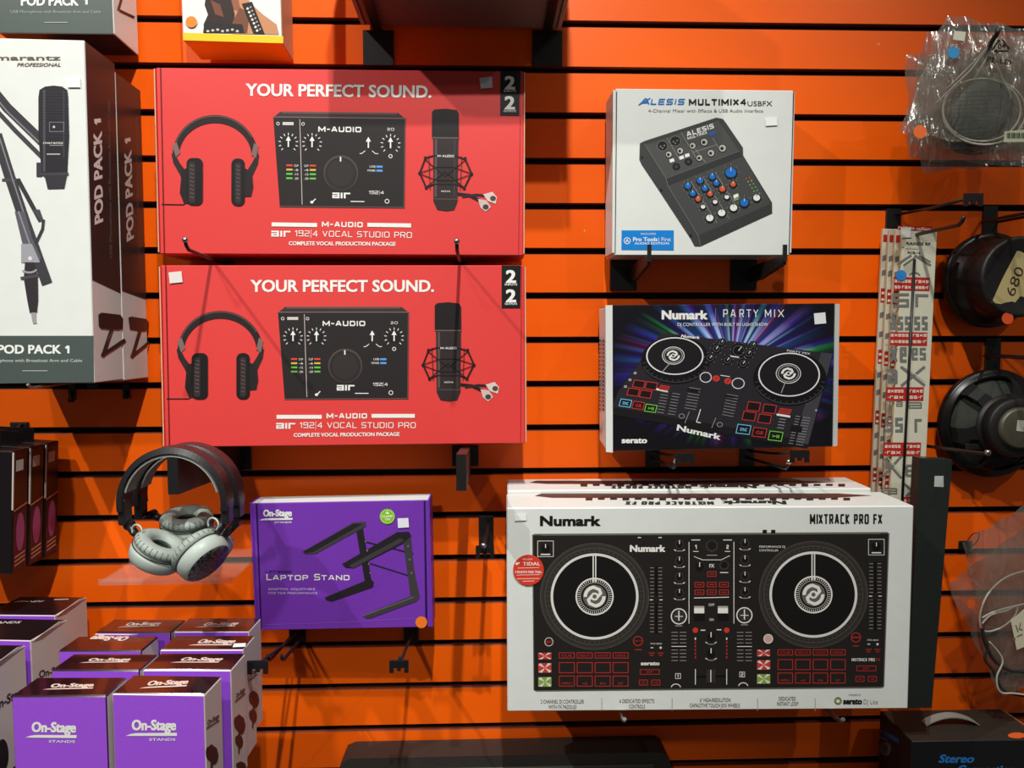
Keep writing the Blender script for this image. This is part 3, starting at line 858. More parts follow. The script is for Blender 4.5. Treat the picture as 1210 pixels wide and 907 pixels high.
# ------------------------------------------------------------------ the two big white DJ controller cartons
def mixtrack():
    RD = (176, 46, 40); g = (150, 144, 138); W_ = (226, 224, 216)
    root = carton('dj_controller_box', 'large white DJ controller box at the front of the pair', 'box',
                  (0.3276, 0.2268, -0.5540, -0.0270, 0.0022, -0.0019, 0.5974, 0.3065, 0.1000), {'front': m_white_card}, 'white DJ controller boxes', bevel=0.0018)
    a = front(root).crop(590, 550, 3.0233)
    a.tx('Numark', 145, 362, 213, 180, (22, 20, 18), 0.05, 2); a.build('printed_logo'); a = front(root).crop(840, 550, 3.0222)
    a.bx('MIXTRACK PRO FX', 353, 611, 207, 172, (22, 20, 18), 0.155, 2, gap=.26)
    a.build('printed_title'); a = front(root)
    foot = (84, 80, 74)
    a.crop(0, 0, 1)
    for x0, x1, y, t in ((639, 690, 830.5, '2 CHANNEL DJ CONTROLLER'), (648, 681, 836.8, 'WITH FX PADDLES'), (732, 773, 829.8, '6 DEDICATED EFFECTS'), (743, 762, 836.2, 'CONTROLS'),
                         (827, 863, 828.6, '6" HIGH-RESOLUTION'), (815, 874, 834.9, 'CAPACITIVE TOUCH JOG WHEELS'), (920, 940, 827, 'DEDICATED'), (918, 943, 833, 'INSTANT LOOP')):
        a.tx(t, x0, x1, y, y - 4.4, foot, 0.0, 2)
    for x in (711, 794, 895, 963):
        a.line([(x, 824), (x, 839)], .6, (150, 150, 146), 2)
    a.arc(990, 827.3, 4.4, 4.4, 1.9, (104, 128, 50), layer=2); a.tx('serato', 996, 1018.5, 831, 824.5, (30, 28, 26), 0.05, 2); a.tx('DJ Lite', 1020, 1037, 831, 825.5, (160, 160, 156), 0, 2); a.tx('POWERED BY', 1003, 1017, 821.3, 819.3, foot, 0, 2)
    a.build('printed_lettering')
    a = front(root).crop(0, 0, 1)
    a.poly([(628.8, 631.5), (632, 630.3), (1048, 628.2), (1050.8, 630), (1044.6, 810.5), (1041.5, 812.2), (633.5, 816.3), (630.4, 814.5)], (98, 92, 86), 1)
    a.poly([(630, 632.2), (1049.4, 630), (1043.4, 810.6), (631.4, 815)], (33, 30, 28), 2)
    for x in (901, 911):
        a.rect(x, 625.5, x + 5, 630, (26, 24, 24), 2)
    a.line([(640, 632), (1040, 630)], .6, (120, 112, 104), 3)
    for cx0, cy0, cw, ox in ((590, 550, 3.0233, 0), (840, 550, 3.0222, 1)):
        a.crop(cx0, cy0, cw)
        cx, cy = (340, 466) if not ox else (365, 459)
        a.ell(cx, cy, 195, 191, (46, 42, 39), 3); a.arc(cx, cy, 195, 191, 3, (76, 70, 66), layer=4)
        for k in range(3):
            a.arc(cx, cy, 190 - k * 11, 186 - k * 11, 5, ((56, 52, 48), (66, 61, 57), (52, 48, 45))[k], layer=4, n=72)
        dot_ticks(a, cx, cy, 160, 172, (74, 69, 64), 2, 60, 0, 354, 5)
        a.ell(cx, cy, 158, 155, (20, 18, 17), 5); a.arc(cx, cy, 157, 154, 9, (214, 212, 206), layer=6, n=72)
        a.line([(cx - 5, cy - 146), (cx - 5, cy - 52)], 4, W_, 7); a.line([(cx + 4, cy - 146), (cx + 4, cy - 52)], 4, W_, 7)
        a.arc(cx, cy, 68, 67, 5, W_, layer=7); dot_ticks(a, cx, cy, 54, 61, W_, 2, 48, 0, 352, 7); a.arc(cx, cy, 52, 51, 3, g, layer=7); a.ell(cx, cy, 42, 42, (96, 92, 88), 7); hub_logo(a, cx, cy, 40, 40, W_, 8)
        # small gain knob in a box
        kx, ky = (165, 296) if not ox else (590, 290)
        a.frame([(kx - 28, ky - 28), (kx + 28, ky - 28), (kx + 28, ky + 28), (kx - 28, ky + 28)], 1.8, W_, 4); a.ell(kx, ky - 2, 16, 16, (16, 15, 14), 4); a.line([(kx, ky - 4), (kx, ky - 16)], 3, W_, 5); a.line([(kx - 16, ky + 20), (kx + 16, ky + 20)], 4, W_, 5)
        # tempo slider
        sx, y0, y1 = (560, 360, 596) if not ox else (586, 345, 584)
        a.line([(sx, y0), (sx, y1)], 9, (14, 13, 12), 4)
        for k in range(19):
            y = y0 + 4 + (y1 - y0 - 8) * k / 18; a.line([(sx - 21, y), (sx - 8, y)], 2, g, 4); a.line([(sx + 8, y), (sx + 21, y)], 2, g, 4)
        ym = (y0 + y1) / 2; a.rect(sx - 22, ym - 12, sx + 22, ym + 12, (30, 28, 26), 5); a.line([(sx - 22, ym), (sx - 12, ym)], 3, W_, 6); a.line([(sx + 12, ym), (sx + 22, ym)], 3, W_, 6)
        # eq column
        ex = 643 if not ox else 121
        for y in ((286, 345, 403, 460) if not ox else (282, 340, 398, 454)):
            a.ell(ex, y - 6, 15, 16, (62, 57, 54), 4); a.ell(ex, y - 6, 12, 13, (20, 18, 17), 5); a.line([(ex, y - 8), (ex, y - 20)], 3, W_, 6); a.line([(ex - 19, y + 13), (ex - 12, y + 17)], 3, W_, 5); a.line([(ex + 19, y + 13), (ex + 12, y + 17)], 3, W_, 5); a.line([(ex - 8, y + 18), (ex + 8, y + 18)], 3, g, 5)
        fy = 537 if not ox else 533
        a.arc(ex - 2, fy, 29, 29, 4, W_, layer=4); a.ell(ex - 2, fy, 21, 21, (54, 50, 47), 4); a.line([(ex - 16, fy), (ex + 12, fy)], 2.5, W_, 5); a.line([(ex - 2, fy - 20), (ex - 2, fy + 14)], 4, W_, 5); a.line([(ex - 14, fy + 34), (ex + 10, fy + 34)], 3, g, 5)
        for k in range(9):
            y = 594 + 12.6 * k; a.line([(ex - 28, y), (ex - 6, y)], 2.2, g, 4); a.line([(ex + 2, y), (ex + 24, y)], 2.2, g, 4)
        a.rect(ex - 28, 636, ex + 24, 652, (24, 22, 20), 5); a.line([(ex - 28, 644), (ex + 24, 644)], 2.5, W_, 6)
        bx = 638 if not ox else 111; by = 750 if not ox else 744
        a.frame([(bx - 9, by - 9), (bx + 9, by - 9), (bx + 9, by + 9), (bx - 9, by + 9)], 1.8, W_, 4); a.bx('2' if ox else '1', bx - (4 if ox else 3), bx + (4 if ox else 2), by + 6, by - 6, W_, 0.18, 4)
        # pads
        X0 = 214 if not ox else 239; dx = 64 if not ox else 62.6; w_ = 54 if not ox else 52; dy = 0 if not ox else -11
        names = ('CUE', 'FADER CUTS', 'AUTO LOOP', 'SAMPLER')
        for i in range(4):
            x = X0 + i * dx
            for j, (ya, yb) in enumerate(((667, 686), (702, 738), (750, 786))):
                a.frame([(x, ya + dy), (x + w_, ya + dy), (x + w_, yb + dy), (x, yb + dy)], 2.6, RD, 4)
                if j == 0: a.tx(names[i], x + 8, x + w_ - 8, ya + dy + 14, ya + dy + 6, RD, 0, 4)
                if j == 2: a.tx(('SAMPLE 1', 'x2', 'IN', 'OUT')[i], x + (8 if i == 0 else 18), x + w_ - (8 if i == 0 else 18), yb + dy - 6, yb + dy - 14, RD, 0, 4)
        tx0 = 139 if not ox else 164
        for j, (ya, yb, c) in enumerate(((667, 690, (186, 52, 46)), (704, 738, (190, 60, 52)), (754, 788, (128, 160, 70)))):
            ya += dy; yb += dy
            a.rect(tx0, ya, tx0 + 47, yb, c, 4)
            mx_, my_ = tx0 + 24, (ya + yb) / 2
            for q in range(4):
                t0 = math.radians(q * 90 + 20); t1 = math.radians(q * 90 + 60); rx, ry = 23.5, (yb - ya) / 2
                cl = lambda t: (mx_ + max(-rx, min(rx, 30 * math.cos(t))), my_ + max(-ry, min(ry, 30 * math.sin(t))))
                a.poly([(mx_, my_), cl(t0), cl(t1)], (220, 212, 202), 5)
        # transport buttons
        qx, qy = (503, 727) if not ox else (520, 714)
        a.frame([(qx, qy), (qx + 68, qy), (qx + 68, qy + 17), (qx, qy + 17)], 2.4, RD, 4); a.tx('SHIFT', qx + 22, qx + 46, qy + 12, qy + 5, RD, 0, 4)
        for z in (0, 44):
            a.frame([(qx - 3 + z, qy + 37), (qx + 26 + z, qy + 37), (qx + 26 + z, qy + 55), (qx - 3 + z, qy + 55)], 2.4, RD, 4); a.tx('CUE' if not z else '>II', qx + 4 + z, qx + 18 + z, qy + 50, qy + 42, RD, 0, 4)
        zx, zy = (560, 634) if not ox else (578, 621)
        a.tx('PITCH BEND', zx - 20, zx + 20, zy + 3, zy - 2, W_, 0, 4); a.line([(zx - 19, zy + 15), (zx - 11, zy + 15)], 3, W_, 4); a.line([(zx + 12, zy + 15), (zx + 20, zy + 15)], 3, W_, 4); a.line([(zx + 16, zy + 11), (zx + 16, zy + 19)], 3, W_, 4)
        for q in (-26, 6):
            a.line([(zx + q, zy + 34), (zx + q + 20, zy + 34)], 3, RD, 4); a.line([(zx + q + 4, zy + 42), (zx + q + 16, zy + 42)], 3, RD, 4)
    a.crop(590, 550, 3.0233)
    a.tx('Numark', 466, 593, 306, 284, W_, 0.05, 4); a.tx('serato', 505, 572, 711, 698, W_, 0.05, 4)
    a.arc(177, 628, 16, 16, 3, (190, 180, 172), layer=4); a.tx('BEAT', 166, 188, 632, 624, RD, 0.02, 4); a.arc(495, 625, 18, 18, 3, RD, layer=4); a.tx('SCRATCH', 482, 508, 628, 622, RD, 0, 4); a.line([(484, 656), (508, 656)], 3, RD, 4)
    for x in (500, 574):
        a.line([(x - 5, 256), (x + 5, 256)], 3, W_, 4)
    a.crop(840, 550, 3.0222)
    a.bx('MIXTRACK PRO', 502, 584, 697, 686, W_, 0.15, 4); a.bx('FX', 589, 603, 697, 686, RD, 0.15, 4)
    a.tx('PERFORMANCE DJ', 172, 264, 292, 285, W_, 0, 4); a.tx('CONTROLLER', 172, 240, 305, 298, W_, 0, 4)
    a.ell(204, 617, 15, 15, (200, 160, 148), 4); a.arc(204, 617, 17, 17, 3, W_, layer=5); a.arc(517, 612, 18, 18, 3, RD, layer=4); a.line([(504, 612), (530, 612)], 4, RD, 5); a.line([(506, 642), (526, 642)], 3, RD, 4)
    # the mixer strip between the decks, in photograph pixels
    a.crop(0, 0, 1)
    a.line([(814, 640), (814, 736)], .8, W_, 4); a.line([(867, 640), (867, 736)], .8, W_, 4); a.line([(820, 657), (830, 661), (852, 661), (862, 656)], .7, W_, 4)
    a.ell(841, 644.5, 7, 7, (64, 60, 56), 4); a.ell(841, 644, 5.6, 5.6, (26, 24, 22), 5); a.line([(835, 655.5), (847, 655.5)], 1, g, 4)
    for x, t in ((822, '1'), (859.5, '2')):
        a.line([(x - 5, 637.5), (x + 5, 637.5)], 1, W_, 4); a.bx(t, x - 1.3, x + 1.3, 648, 643.3, W_, 0.2, 4); a.line([(x - 3, 651), (x + 3, 651)], .8, W_, 4)
    a.ell(826.5, 669.5, 5, 5, (20, 18, 17), 4); a.line([(826.5, 669), (826.5, 664)], 1, W_, 5); a.ell(855.5, 667.5, 5.5, 5.5, (60, 56, 52), 4); a.ell(855.5, 667, 4.2, 4.2, (22, 20, 19), 5)
    a.tx('FX', 838, 844, 670, 666, W_, 0.02, 4); a.line([(851, 676), (860, 676)], 1, W_, 4)
    for x, y, w_ in ((836, 675, 10),) + tuple((x, y, 10.5) for y in (687.5, 696.5) for x in (821, 835.5, 850)):
        a.frame([(x, y), (x + w_, y), (x + w_, y + 5.4), (x, y + 5.4)], .9, RD, 4); a.line([(x + 2.5, y + 2.7), (x + w_ - 2.5, y + 2.7)], 1, RD, 4)
    a.line([(820, 706), (861, 705)], .9, W_, 4)
    for x in (820, 848):
        a.rect(x, 715.5, x + 12, 718, (170, 166, 160), 4); a.rect(x, 718, x + 12, 724, (230, 228, 222), 4); a.rect(x - .5, 724, x + 12.5, 733, (18, 17, 16), 4)
    a.tx('OFF', 837, 844, 715.5, 712.5, W_, 0, 4); a.tx('ON', 838, 843, 733, 730, W_, 0, 4)
    for x in (821.5, 858.5):
        a.ell(x, 744, 3.2, 3.2, (206, 54, 44), 4)
        for k in range(6):
            a.line([(x, 753 + 4.4 * k), (x, 755 + 4.4 * k)], 1.5, RD if k else W_, 4)
        a.line([(x, 790), (x, 808)], .9, W_, 4)
    a.line([(828, 744), (833, 744)], 1.2, W_, 4); a.line([(847, 743.5), (852, 743.5)], 1.2, W_, 4)
    for y in (752, 771):
        a.ell(840, y, 4.6, 5, (18, 17, 16), 4); a.line([(840, y), (840, y - 5.5)], 1.2, W_, 5); a.line([(833.5, y + 6), (836, y + 7.5)], .9, W_, 5); a.line([(846.5, y + 6), (844, y + 7.5)], .9, W_, 5); a.line([(837, y + 8.5), (843, y + 8.5)], .9, g, 5)
    a.line([(824, 799), (856, 798)], 2, (14, 13, 12), 4); a.rect(834.5, 790, 845, 806, (50, 46, 43), 5); a.line([(839.7, 791), (839.7, 805)], 1, W_, 6)
    a.arc(798.5, 812, 6, 5, 1, W_, 190, 350, 4); a.arc(878, 810.5, 6, 5, 1, W_, 190, 350, 4)
    a.build('printed_controller')
    a = front(root).crop(590, 550, 3.0233)
    a.ell(104, 371, 55, 55, (206, 58, 38), 13); a.tx('TIDAL', 84, 146, 354, 343, WHITE, 0.02, 14); a.poly([(57, 348), (63, 343), (69, 348), (63, 354)], WHITE, 14); a.poly([(66, 345), (70, 342), (74, 345), (70, 349)], WHITE, 14)
    a.tx('INCLUDES', 84, 118, 335, 330, WHITE, 0, 14); a.line([(66, 364), (142, 362)], 1.5, WHITE, 14); a.tx('3 MONTH FREE TRIAL', 56, 152, 382, 374, WHITE, 0.02, 14); a.line([(62, 389), (146, 387)], 1.5, WHITE, 14)
    for y, x0, x1 in ((402, 64, 142), (411, 84, 124)):
        a.line([(x0, y), (x1, y - 1)], 3, (232, 180, 168), 14)
    a.build('round_sticker', 'round red sticker with white lettering')
    sticker(root, [(54, 172), (94, 170), (96, 194), (56, 196)], (234, 234, 230), crop=(590, 550, 3.0233))
    # the second carton behind it
    back = carton('dj_controller_box', 'white DJ controller box behind its twin, only its top showing', 'box',
                  (0.3242, 0.1245, -0.5320, -0.0290, 0.0040, -0.0036, 0.5816, 0.2900, 0.0935), {'front': m_white_card}, 'white DJ controller boxes', bevel=0.0018)
    # print on the top faces: the device seen edge on, and its name upside down
    for r, H, rows in ((root, 0.3065, ((632, 1030, 586.4, 583.0, 589.0), 592.5, 596.3)), (back, 0.29, ((626, 985, 570.6, 568.0, 572.6), 573.6, 577.2))):
        (x0, x1, ym, ya, yb), ty0, ty1 = rows
        t = Art(r, (0, 0, H), (0, 0, 1))
        c = (74, 40, 36)
        t.poly([(x0, ym - .5), (x0 + 8, ya), (x1 - 40, ya), (x1, ym - 1), (x1 - 60, yb), (x0 + 20, yb - 1)], c, 1)
        for k in range(22):
            x = x0 + 60 + k * 14.5; t.rect(x, yb - .8, x + 8, yb + (1.4 if k % 3 else 2.2), (44, 30, 28), 2)
        # lettering upside down: baseline on top, read from right to left
        L = (x1 - x0)
        t.block('MIXTRACK PRO FX', (x0 + L * .53, ty0), (x0 + L * .27, ty0), (x0 + L * .53 + 1, ty1), (60, 52, 50), 0.17, 2)
        t.text('Numark', (x0 + L * .745, ty0 - .6), (x0 + L * .555, ty0 - .6), (x0 + L * .745 + 1, ty1 - .6), (46, 40, 38), 0.05, 2)
        t.build('top_print')


mixtrack()


# ------------------------------------------------------------------ purple laptop stand carton
def laptop():
    pur = mat('purple_printed_card', (112, 52, 168), rough=0.38, spec=0.4, noise=0.04, scale=200, bump=0.03)
    nav = (34, 16, 74)
    root = carton('laptop_stand_box', 'purple laptop stand box hung right of the grey headphones', 'box',
                  (-0.2346, 0.0850, -0.4768, -0.0228, 0.0231, -0.0145, 0.2860, 0.2126, 0.0450), {'front': pur, 'top': m_white_card})
    W, H, T = 0.286, 0.2126, 0.045
    for s in (-1, 1):
        mb = MB(); x = s * W / 2
        lo, hi = (x - 0.002, x + 0.001) if s < 0 else (x - 0.001, x + 0.002)
        mb.box((lo, -0.0030, 0.001), (hi, T, H + 0.001), pur, bevel=0.0006); mb.build('side_flap', root)
    a = front(root).crop(280, 560, 3.78)
    a.poly([(84, 132), (92, 132), (112, 688), (106, 688)], nav, 1); a.poly([(834, 118), (842, 118), (852, 684), (842, 684)], nav, 1)
    a.line([(120, 672), (480, 662), (845, 640)], 2, (140, 90, 190), 1)
    a.build('flap_slot', 'dark slots beside the end flaps')
    a = front(root).crop(280, 560, 3.78)
    onstage_logo(a, (117, 188), (246, 186), (117, 160), WHITE, 2)
    a.build('printed_logo'); a = front(root).crop(280, 560, 3.78)
    a.tx('LPT5000', 128, 244, 441, 430, (66, 26, 110), 0.02, 2)
    lap = (('L', 132, 155, 34), ('APTOP', 160, 318, 27), ('S', 345, 372, 33), ('TAND', 377, 503, 27))
    for t, x0, x1, h in lap:
        a.bx(t, x0, x1, 473, 473 - h * .86, WHITE, 0.2 if len(t) > 1 else 0.17, 2)
    a.build('printed_title'); a = front(root).crop(280, 560, 3.78)
    a.tx('ADAPTIVE, ADJUSTABLE', 138, 350, 517, 508, (206, 190, 226), 0, 2); a.tx('TOP TIER PERFORMANCE', 138, 360, 535, 526, (206, 190, 226), 0, 2)
    a.build('printed_lettering')
    a = front(root).crop(280, 560, 3.78)
    k1 = (34, 30, 34); k2 = (60, 56, 58)
    a.poly([(530, 236), (562, 232), (600, 470), (612, 482), (580, 500), (570, 470)], k1, 2)
    a.poly([(295, 345), (520, 215), (575, 212), (577, 232), (548, 248), (352, 355), (305, 356)], k2, 3); a.poly([(295, 345), (520, 221), (560, 222), (340, 347), (305, 350)], k1, 4)
    a.poly([(612, 480), (608, 504), (424, 568), (400, 562), (392, 550), (575, 474)], k1, 3)
    a.line([(560, 298), (700, 332), (786, 354)], 6, k1, 3); a.line([(580, 393), (786, 458)], 5, k1, 3)
    a.poly([(742, 300), (776, 275), (790, 420), (816, 548), (800, 566), (778, 556)], k2, 4)
    a.poly([(470, 400), (716, 258), (768, 256), (779, 276), (742, 308), (522, 418), (485, 416)], k1, 5); a.poly([(500, 408), (730, 284), (748, 296), (522, 418)], k2, 6)
    a.poly([(816, 548), (802, 566), (600, 640), (580, 642), (560, 630), (786, 540)], k2, 5); a.line([(562, 632), (790, 548)], 4, (104, 98, 98), 6)
    for q in ((575, 300), (582, 340), (590, 400), (596, 440), (765, 320), (772, 380), (780, 440)):
        a.ell(q[0], q[1], 4, 5, (110, 104, 106), 6)
    a.build('printed_laptop_stand')
    a = front(root).crop(280, 560, 3.78)
    a.ell(672, 188, 34, 34, (128, 186, 44), 7); a.arc(672, 188, 30, 30, 2, (206, 226, 140), layer=8); a.tx('CLAMP', 648, 696, 192, 182, (230, 240, 200), 0.02, 8); a.tx('ON', 662, 684, 205, 196, (230, 240, 200), 0.02, 8); a.poly([(662, 176), (672, 164), (682, 176)], (230, 240, 200), 8)
    a.build('round_sticker', 'round green sticker')
    sticker(root, [(718, 196), (766, 194), (769, 236), (720, 239)], (226, 226, 232), crop=(280, 560, 3.78))
    sticker(root, (824, 659, 26), (238, 120, 34), name='price_dot', crop=(280, 560, 3.78), label='orange dot sticker')


def onstage_logo(a, o, e, t, m, layer=None, stands=True):
    """o,e baseline ends, t top: name, swoosh below, small second word"""
    if layer: a.l = layer
    ox, oy = o; ux, uy = e[0] - ox, e[1] - oy; vx, vy = t[0] - ox, t[1] - oy
    q = lambda u, v: (ox + ux * u + vx * v, oy + uy * u + vy * v)
    a.text('On-Stage', q(0, 0), q(1, 0), q(0, 1), m, 0.045)
    a.poly([q(-.13, -.62), q(-.02, -.42), q(.1, -.33), q(1.02, -.30), q(1.02, -.62)], m)
    if stands:
        a.text('STANDS', q(.40, -1.12), q(.99, -1.12), q(.40, -.86), m, 0.01)


laptop()


# ------------------------------------------------------------------ microphone cartons on the left
def mic_boxes():
    teal = (70, 80, 76); ink_d = (38, 36, 40)
    dark = mat('charcoal_printed_card', (54, 44, 42), rough=0.34, spec=0.45)
    tealm = mat('slate_printed_card', (70, 80, 76), rough=0.4)
    GR = 'tall microphone boxes'
    f = carton('microphone_box', 'tall white microphone box at the front, slate band along its foot', 'box',
               (-0.6567, 0.1960, -0.0639, 0.0250, 0.0014, 0.0060, 0.1750, 0.4850, 0.0930), {'front': m_white_card, 'right': m_white_card, 'top': dark, 'bottom': dark}, GR)
    b = carton('microphone_box', 'tall microphone box directly behind the white-fronted one, dark side showing', 'box',
               (-0.6590, 0.1000, -0.0660, 0.0163, 0.0, 0.0030, 0.1750, 0.4760, 0.0900), {'front': m_white_card, 'right': m_white_card, 'top': dark, 'bottom': dark}, GR)
    u = carton('microphone_box', 'slate-fronted microphone box cut off by the top edge, above the tall white box', 'box',
               (-0.6554, 0.1000, 0.4655, 0.0272, -0.0091, -0.0120, 0.1720, 0.4700, 0.0880), {'front': tealm, 'right': m_white_card, 'top': dark, 'bottom': dark}, GR)
    W, H = 0.175, 0.485
    # front print
    a = front(f).crop(0, 0, 3.457)
    a.tx('marantz', -18, 248, 246, 226, (96, 82, 62), 0.022, 1); a.tx('PROFESSIONAL', 70, 248, 272, 258, (96, 82, 62), 0.02, 1, skew=4); a.build('printed_logo'); a = front(f)
    a.crop(0, 250, 3.945)
    a.poly([(-140, 578), (437, 578), (439, 794), (-138, 802)], teal, 1)
    a.tx('POD PACK', -10, 286, 660, 622, WHITE, 0.035, 2); a.bx('1', 303, 326, 660, 624, WHITE, 0.26, 2); a.tx('USB Microphone with Broadcast Arm and Cable', -110, 384, 700, 686, (190, 196, 192), 0.0, 2); a.line([(106, 741), (222, 741)], 3, (170, 178, 174), 2)
    a.build('printed_lettering')
    a = front(f).crop(0, 0, 3.457)
    for q, w_, c in (([(-60, 330), (30, 440), (170, 575)], 40, (56, 54, 58)), ([(-60, 400), (60, 530), (170, 640)], 18, (62, 60, 64)), ([(-10, 560), (40, 720), (100, 900), (190, 1150)], 44, (58, 56, 60)), ([(12, 735), (80, 735)], 12, (70, 68, 72)), ([(75, 735), (165, 900)], 18, (52, 50, 54))):
        a.line(q, w_, ink(c), 1)
    a.line([(-60, 345), (30, 455), (160, 580)], 6, (120, 118, 122), 2); a.line([(0, 565), (50, 725), (105, 890)], 6, (124, 122, 126), 2)
    a.poly([(158, 400), (162, 368), (185, 354), (220, 350), (255, 354), (276, 368), (280, 400), (284, 560), (276, 712), (172, 712), (158, 560)], ink_d, 3)
    a.poly([(172, 712), (276, 712), (264, 770), (196, 772), (186, 728)], (50, 48, 52), 4); a.line([(164, 712), (278, 710)], 12, (62, 60, 64), 5)
    a.rect(150, 664, 172, 722, (56, 54, 58), 3); a.line([(182, 370), (182, 700)], 10, (74, 72, 77), 4); a.line([(262, 372), (262, 640)], 6, (60, 58, 63), 4)
    for k in range(16):
        a.line([(164, 380 + 12 * k), (280, 380 + 12 * k)], 1.6, (62, 60, 66), 5)
    a.frame([(204, 500), (262, 500), (262, 538), (204, 538)], 3, (110, 108, 112), 5); a.ell(222, 519, 5, 5, (190, 188, 190), 6)
    a.tx('marantz', 178, 260, 588, 578, (196, 190, 184), 0.02, 5); a.line([(206, 594), (258, 594)], 3, (150, 146, 144), 5); a.line([(194, 630), (246, 630)], 5, (170, 166, 164), 5)
    # lower end of the folding arm
    a.crop(0, 250, 3.945)
    a.poly([(70, 0), (118, 0), (150, 120), (192, 214), (184, 238), (130, 238), (106, 150)], (86, 84, 92), 2); a.line([(88, 0), (140, 150), (180, 226)], 6, (140, 138, 146), 3)
    a.poly([(150, -10), (186, -10), (204, 40), (196, 52)], (70, 68, 74), 2); a.line([(204, 40), (200, 80), (172, 140)], 14, (56, 54, 60), 3)
    a.poly([(100, 150), (150, 150), (188, 236), (100, 238)], (150, 150, 156), 3); a.ell(142, 218, 9, 10, (206, 206, 208), 4)
    a.poly([(118, 236), (160, 236), (178, 300), (180, 412), (174, 470), (140, 472), (128, 410), (112, 310)], (48, 42, 46), 3); a.poly([(96, 304), (178, 290), (182, 304), (100, 318)], (70, 66, 72), 4)
    a.arc(138, 262, 40, 26, 9, (150, 148, 152), 20, 150, 4)
    a.poly([(146, 470), (170, 470), (170, 510), (174, 520), (156, 522), (150, 500)], (150, 148, 148), 3)
    a.build('printed_microphone')
    sticker(f, [(276, 316), (328, 316), (330, 358), (278, 358)], (236, 236, 230), crop=(0, 0, 3.457))

    # right-hand sides: dark upper part, white foot with a small picture
    def side(root, xs0, xs1, T, W_, seam0, seam1, Hh):
        a = Art(root, (W_ / 2, 0, 0), (1, 0, 0))
        a.mb.face([Vector((W_ / 2 + .0005, 0.0015, seam0)), Vector((W_ / 2 + .0005, T - 0.0015, seam1)), Vector((W_ / 2 + .0005, T - 0.0015, Hh - 0.001)), Vector((W_ / 2 + .0005, 0.0015, Hh - 0.001))], dark)
        return a
    a = side(f, 111, 147, 0.093, W, 0.149, 0.135, 0.485)
    a.crop(0, 0, 3.457)
    a.text('POD PACK', (418, 905), (413, 534), (386, 918), WHITE, 0.035, 3); a.block('1', (413, 508), (412, 482), (384, 512), WHITE, 0.24, 3)
    a.text('USB Microphone with Broadcast Arm and Cable', (456, 1050), (446, 405), (446, 1056), (120, 108, 104), 0.0, 3)
    a.crop(0, 250, 3.945)
    a.poly([(456, 480), (470, 470), (560, 480), (572, 500), (570, 545), (550, 550), (470, 545), (458, 530)], (50, 36, 36), 3)
    a.line([(520, 545), (478, 670)], 18, (64, 46, 46), 3); a.line([(476, 668), (578, 600)], 18, (56, 40, 40), 3); a.line([(500, 600), (520, 560)], 5, (120, 100, 98), 4)
    a.build('side_print')
    a = side(b, 0, 0, 0.09, W, 0.141, 0.132, 0.476)
    a.crop(0, 0, 3.457)
    a.text('POD PACK', (544, 972), (534, 610), (517, 988), (206, 196, 188), 0.035, 3); a.block('1', (534, 584), (533, 560), (509, 590), (206, 196, 188), 0.24, 3)
    a.text('USB Microphone with Broadcast Arm and Cable', (570, 1090), (556, 480), (562, 1096), (104, 92, 88), 0.0, 3)
    a.crop(0, 250, 3.945)
    a.poly([(596, 494), (610, 488), (680, 500), (692, 515), (690, 552), (670, 556), (604, 548)], (60, 42, 40), 3)
    a.line([(650, 555), (614, 676)], 15, (70, 50, 48), 3); a.line([(612, 674), (692, 610)], 14, (64, 46, 44), 3)
    a.build('side_print')
    a = front(u).crop(0, 0, 3.457)
    a.tx('POD PACK', 86, 322, 22, -16, WHITE, 0.035, 1); a.bx('1', 338, 360, 22, -14, WHITE, 0.26, 1); a.tx('USB Microphone with Broadcast Arm and Cable', 44, 412, 54, 42, (150, 158, 154), 0, 1); a.line([(184, 92), (276, 92)], 3, (160, 168, 164), 1)
    a.build('printed_lettering')
    a = Art(u, (0.086, 0, 0), (1, 0, 0)).crop(0, 0, 3.457)
    a.line([(482, 40), (500, -20), (545, -10)], 10, (70, 48, 46), 1); a.line([(490, 44), (545, 70)], 10, (60, 40, 40), 1)
    a.build('side_print')


mic_boxes()


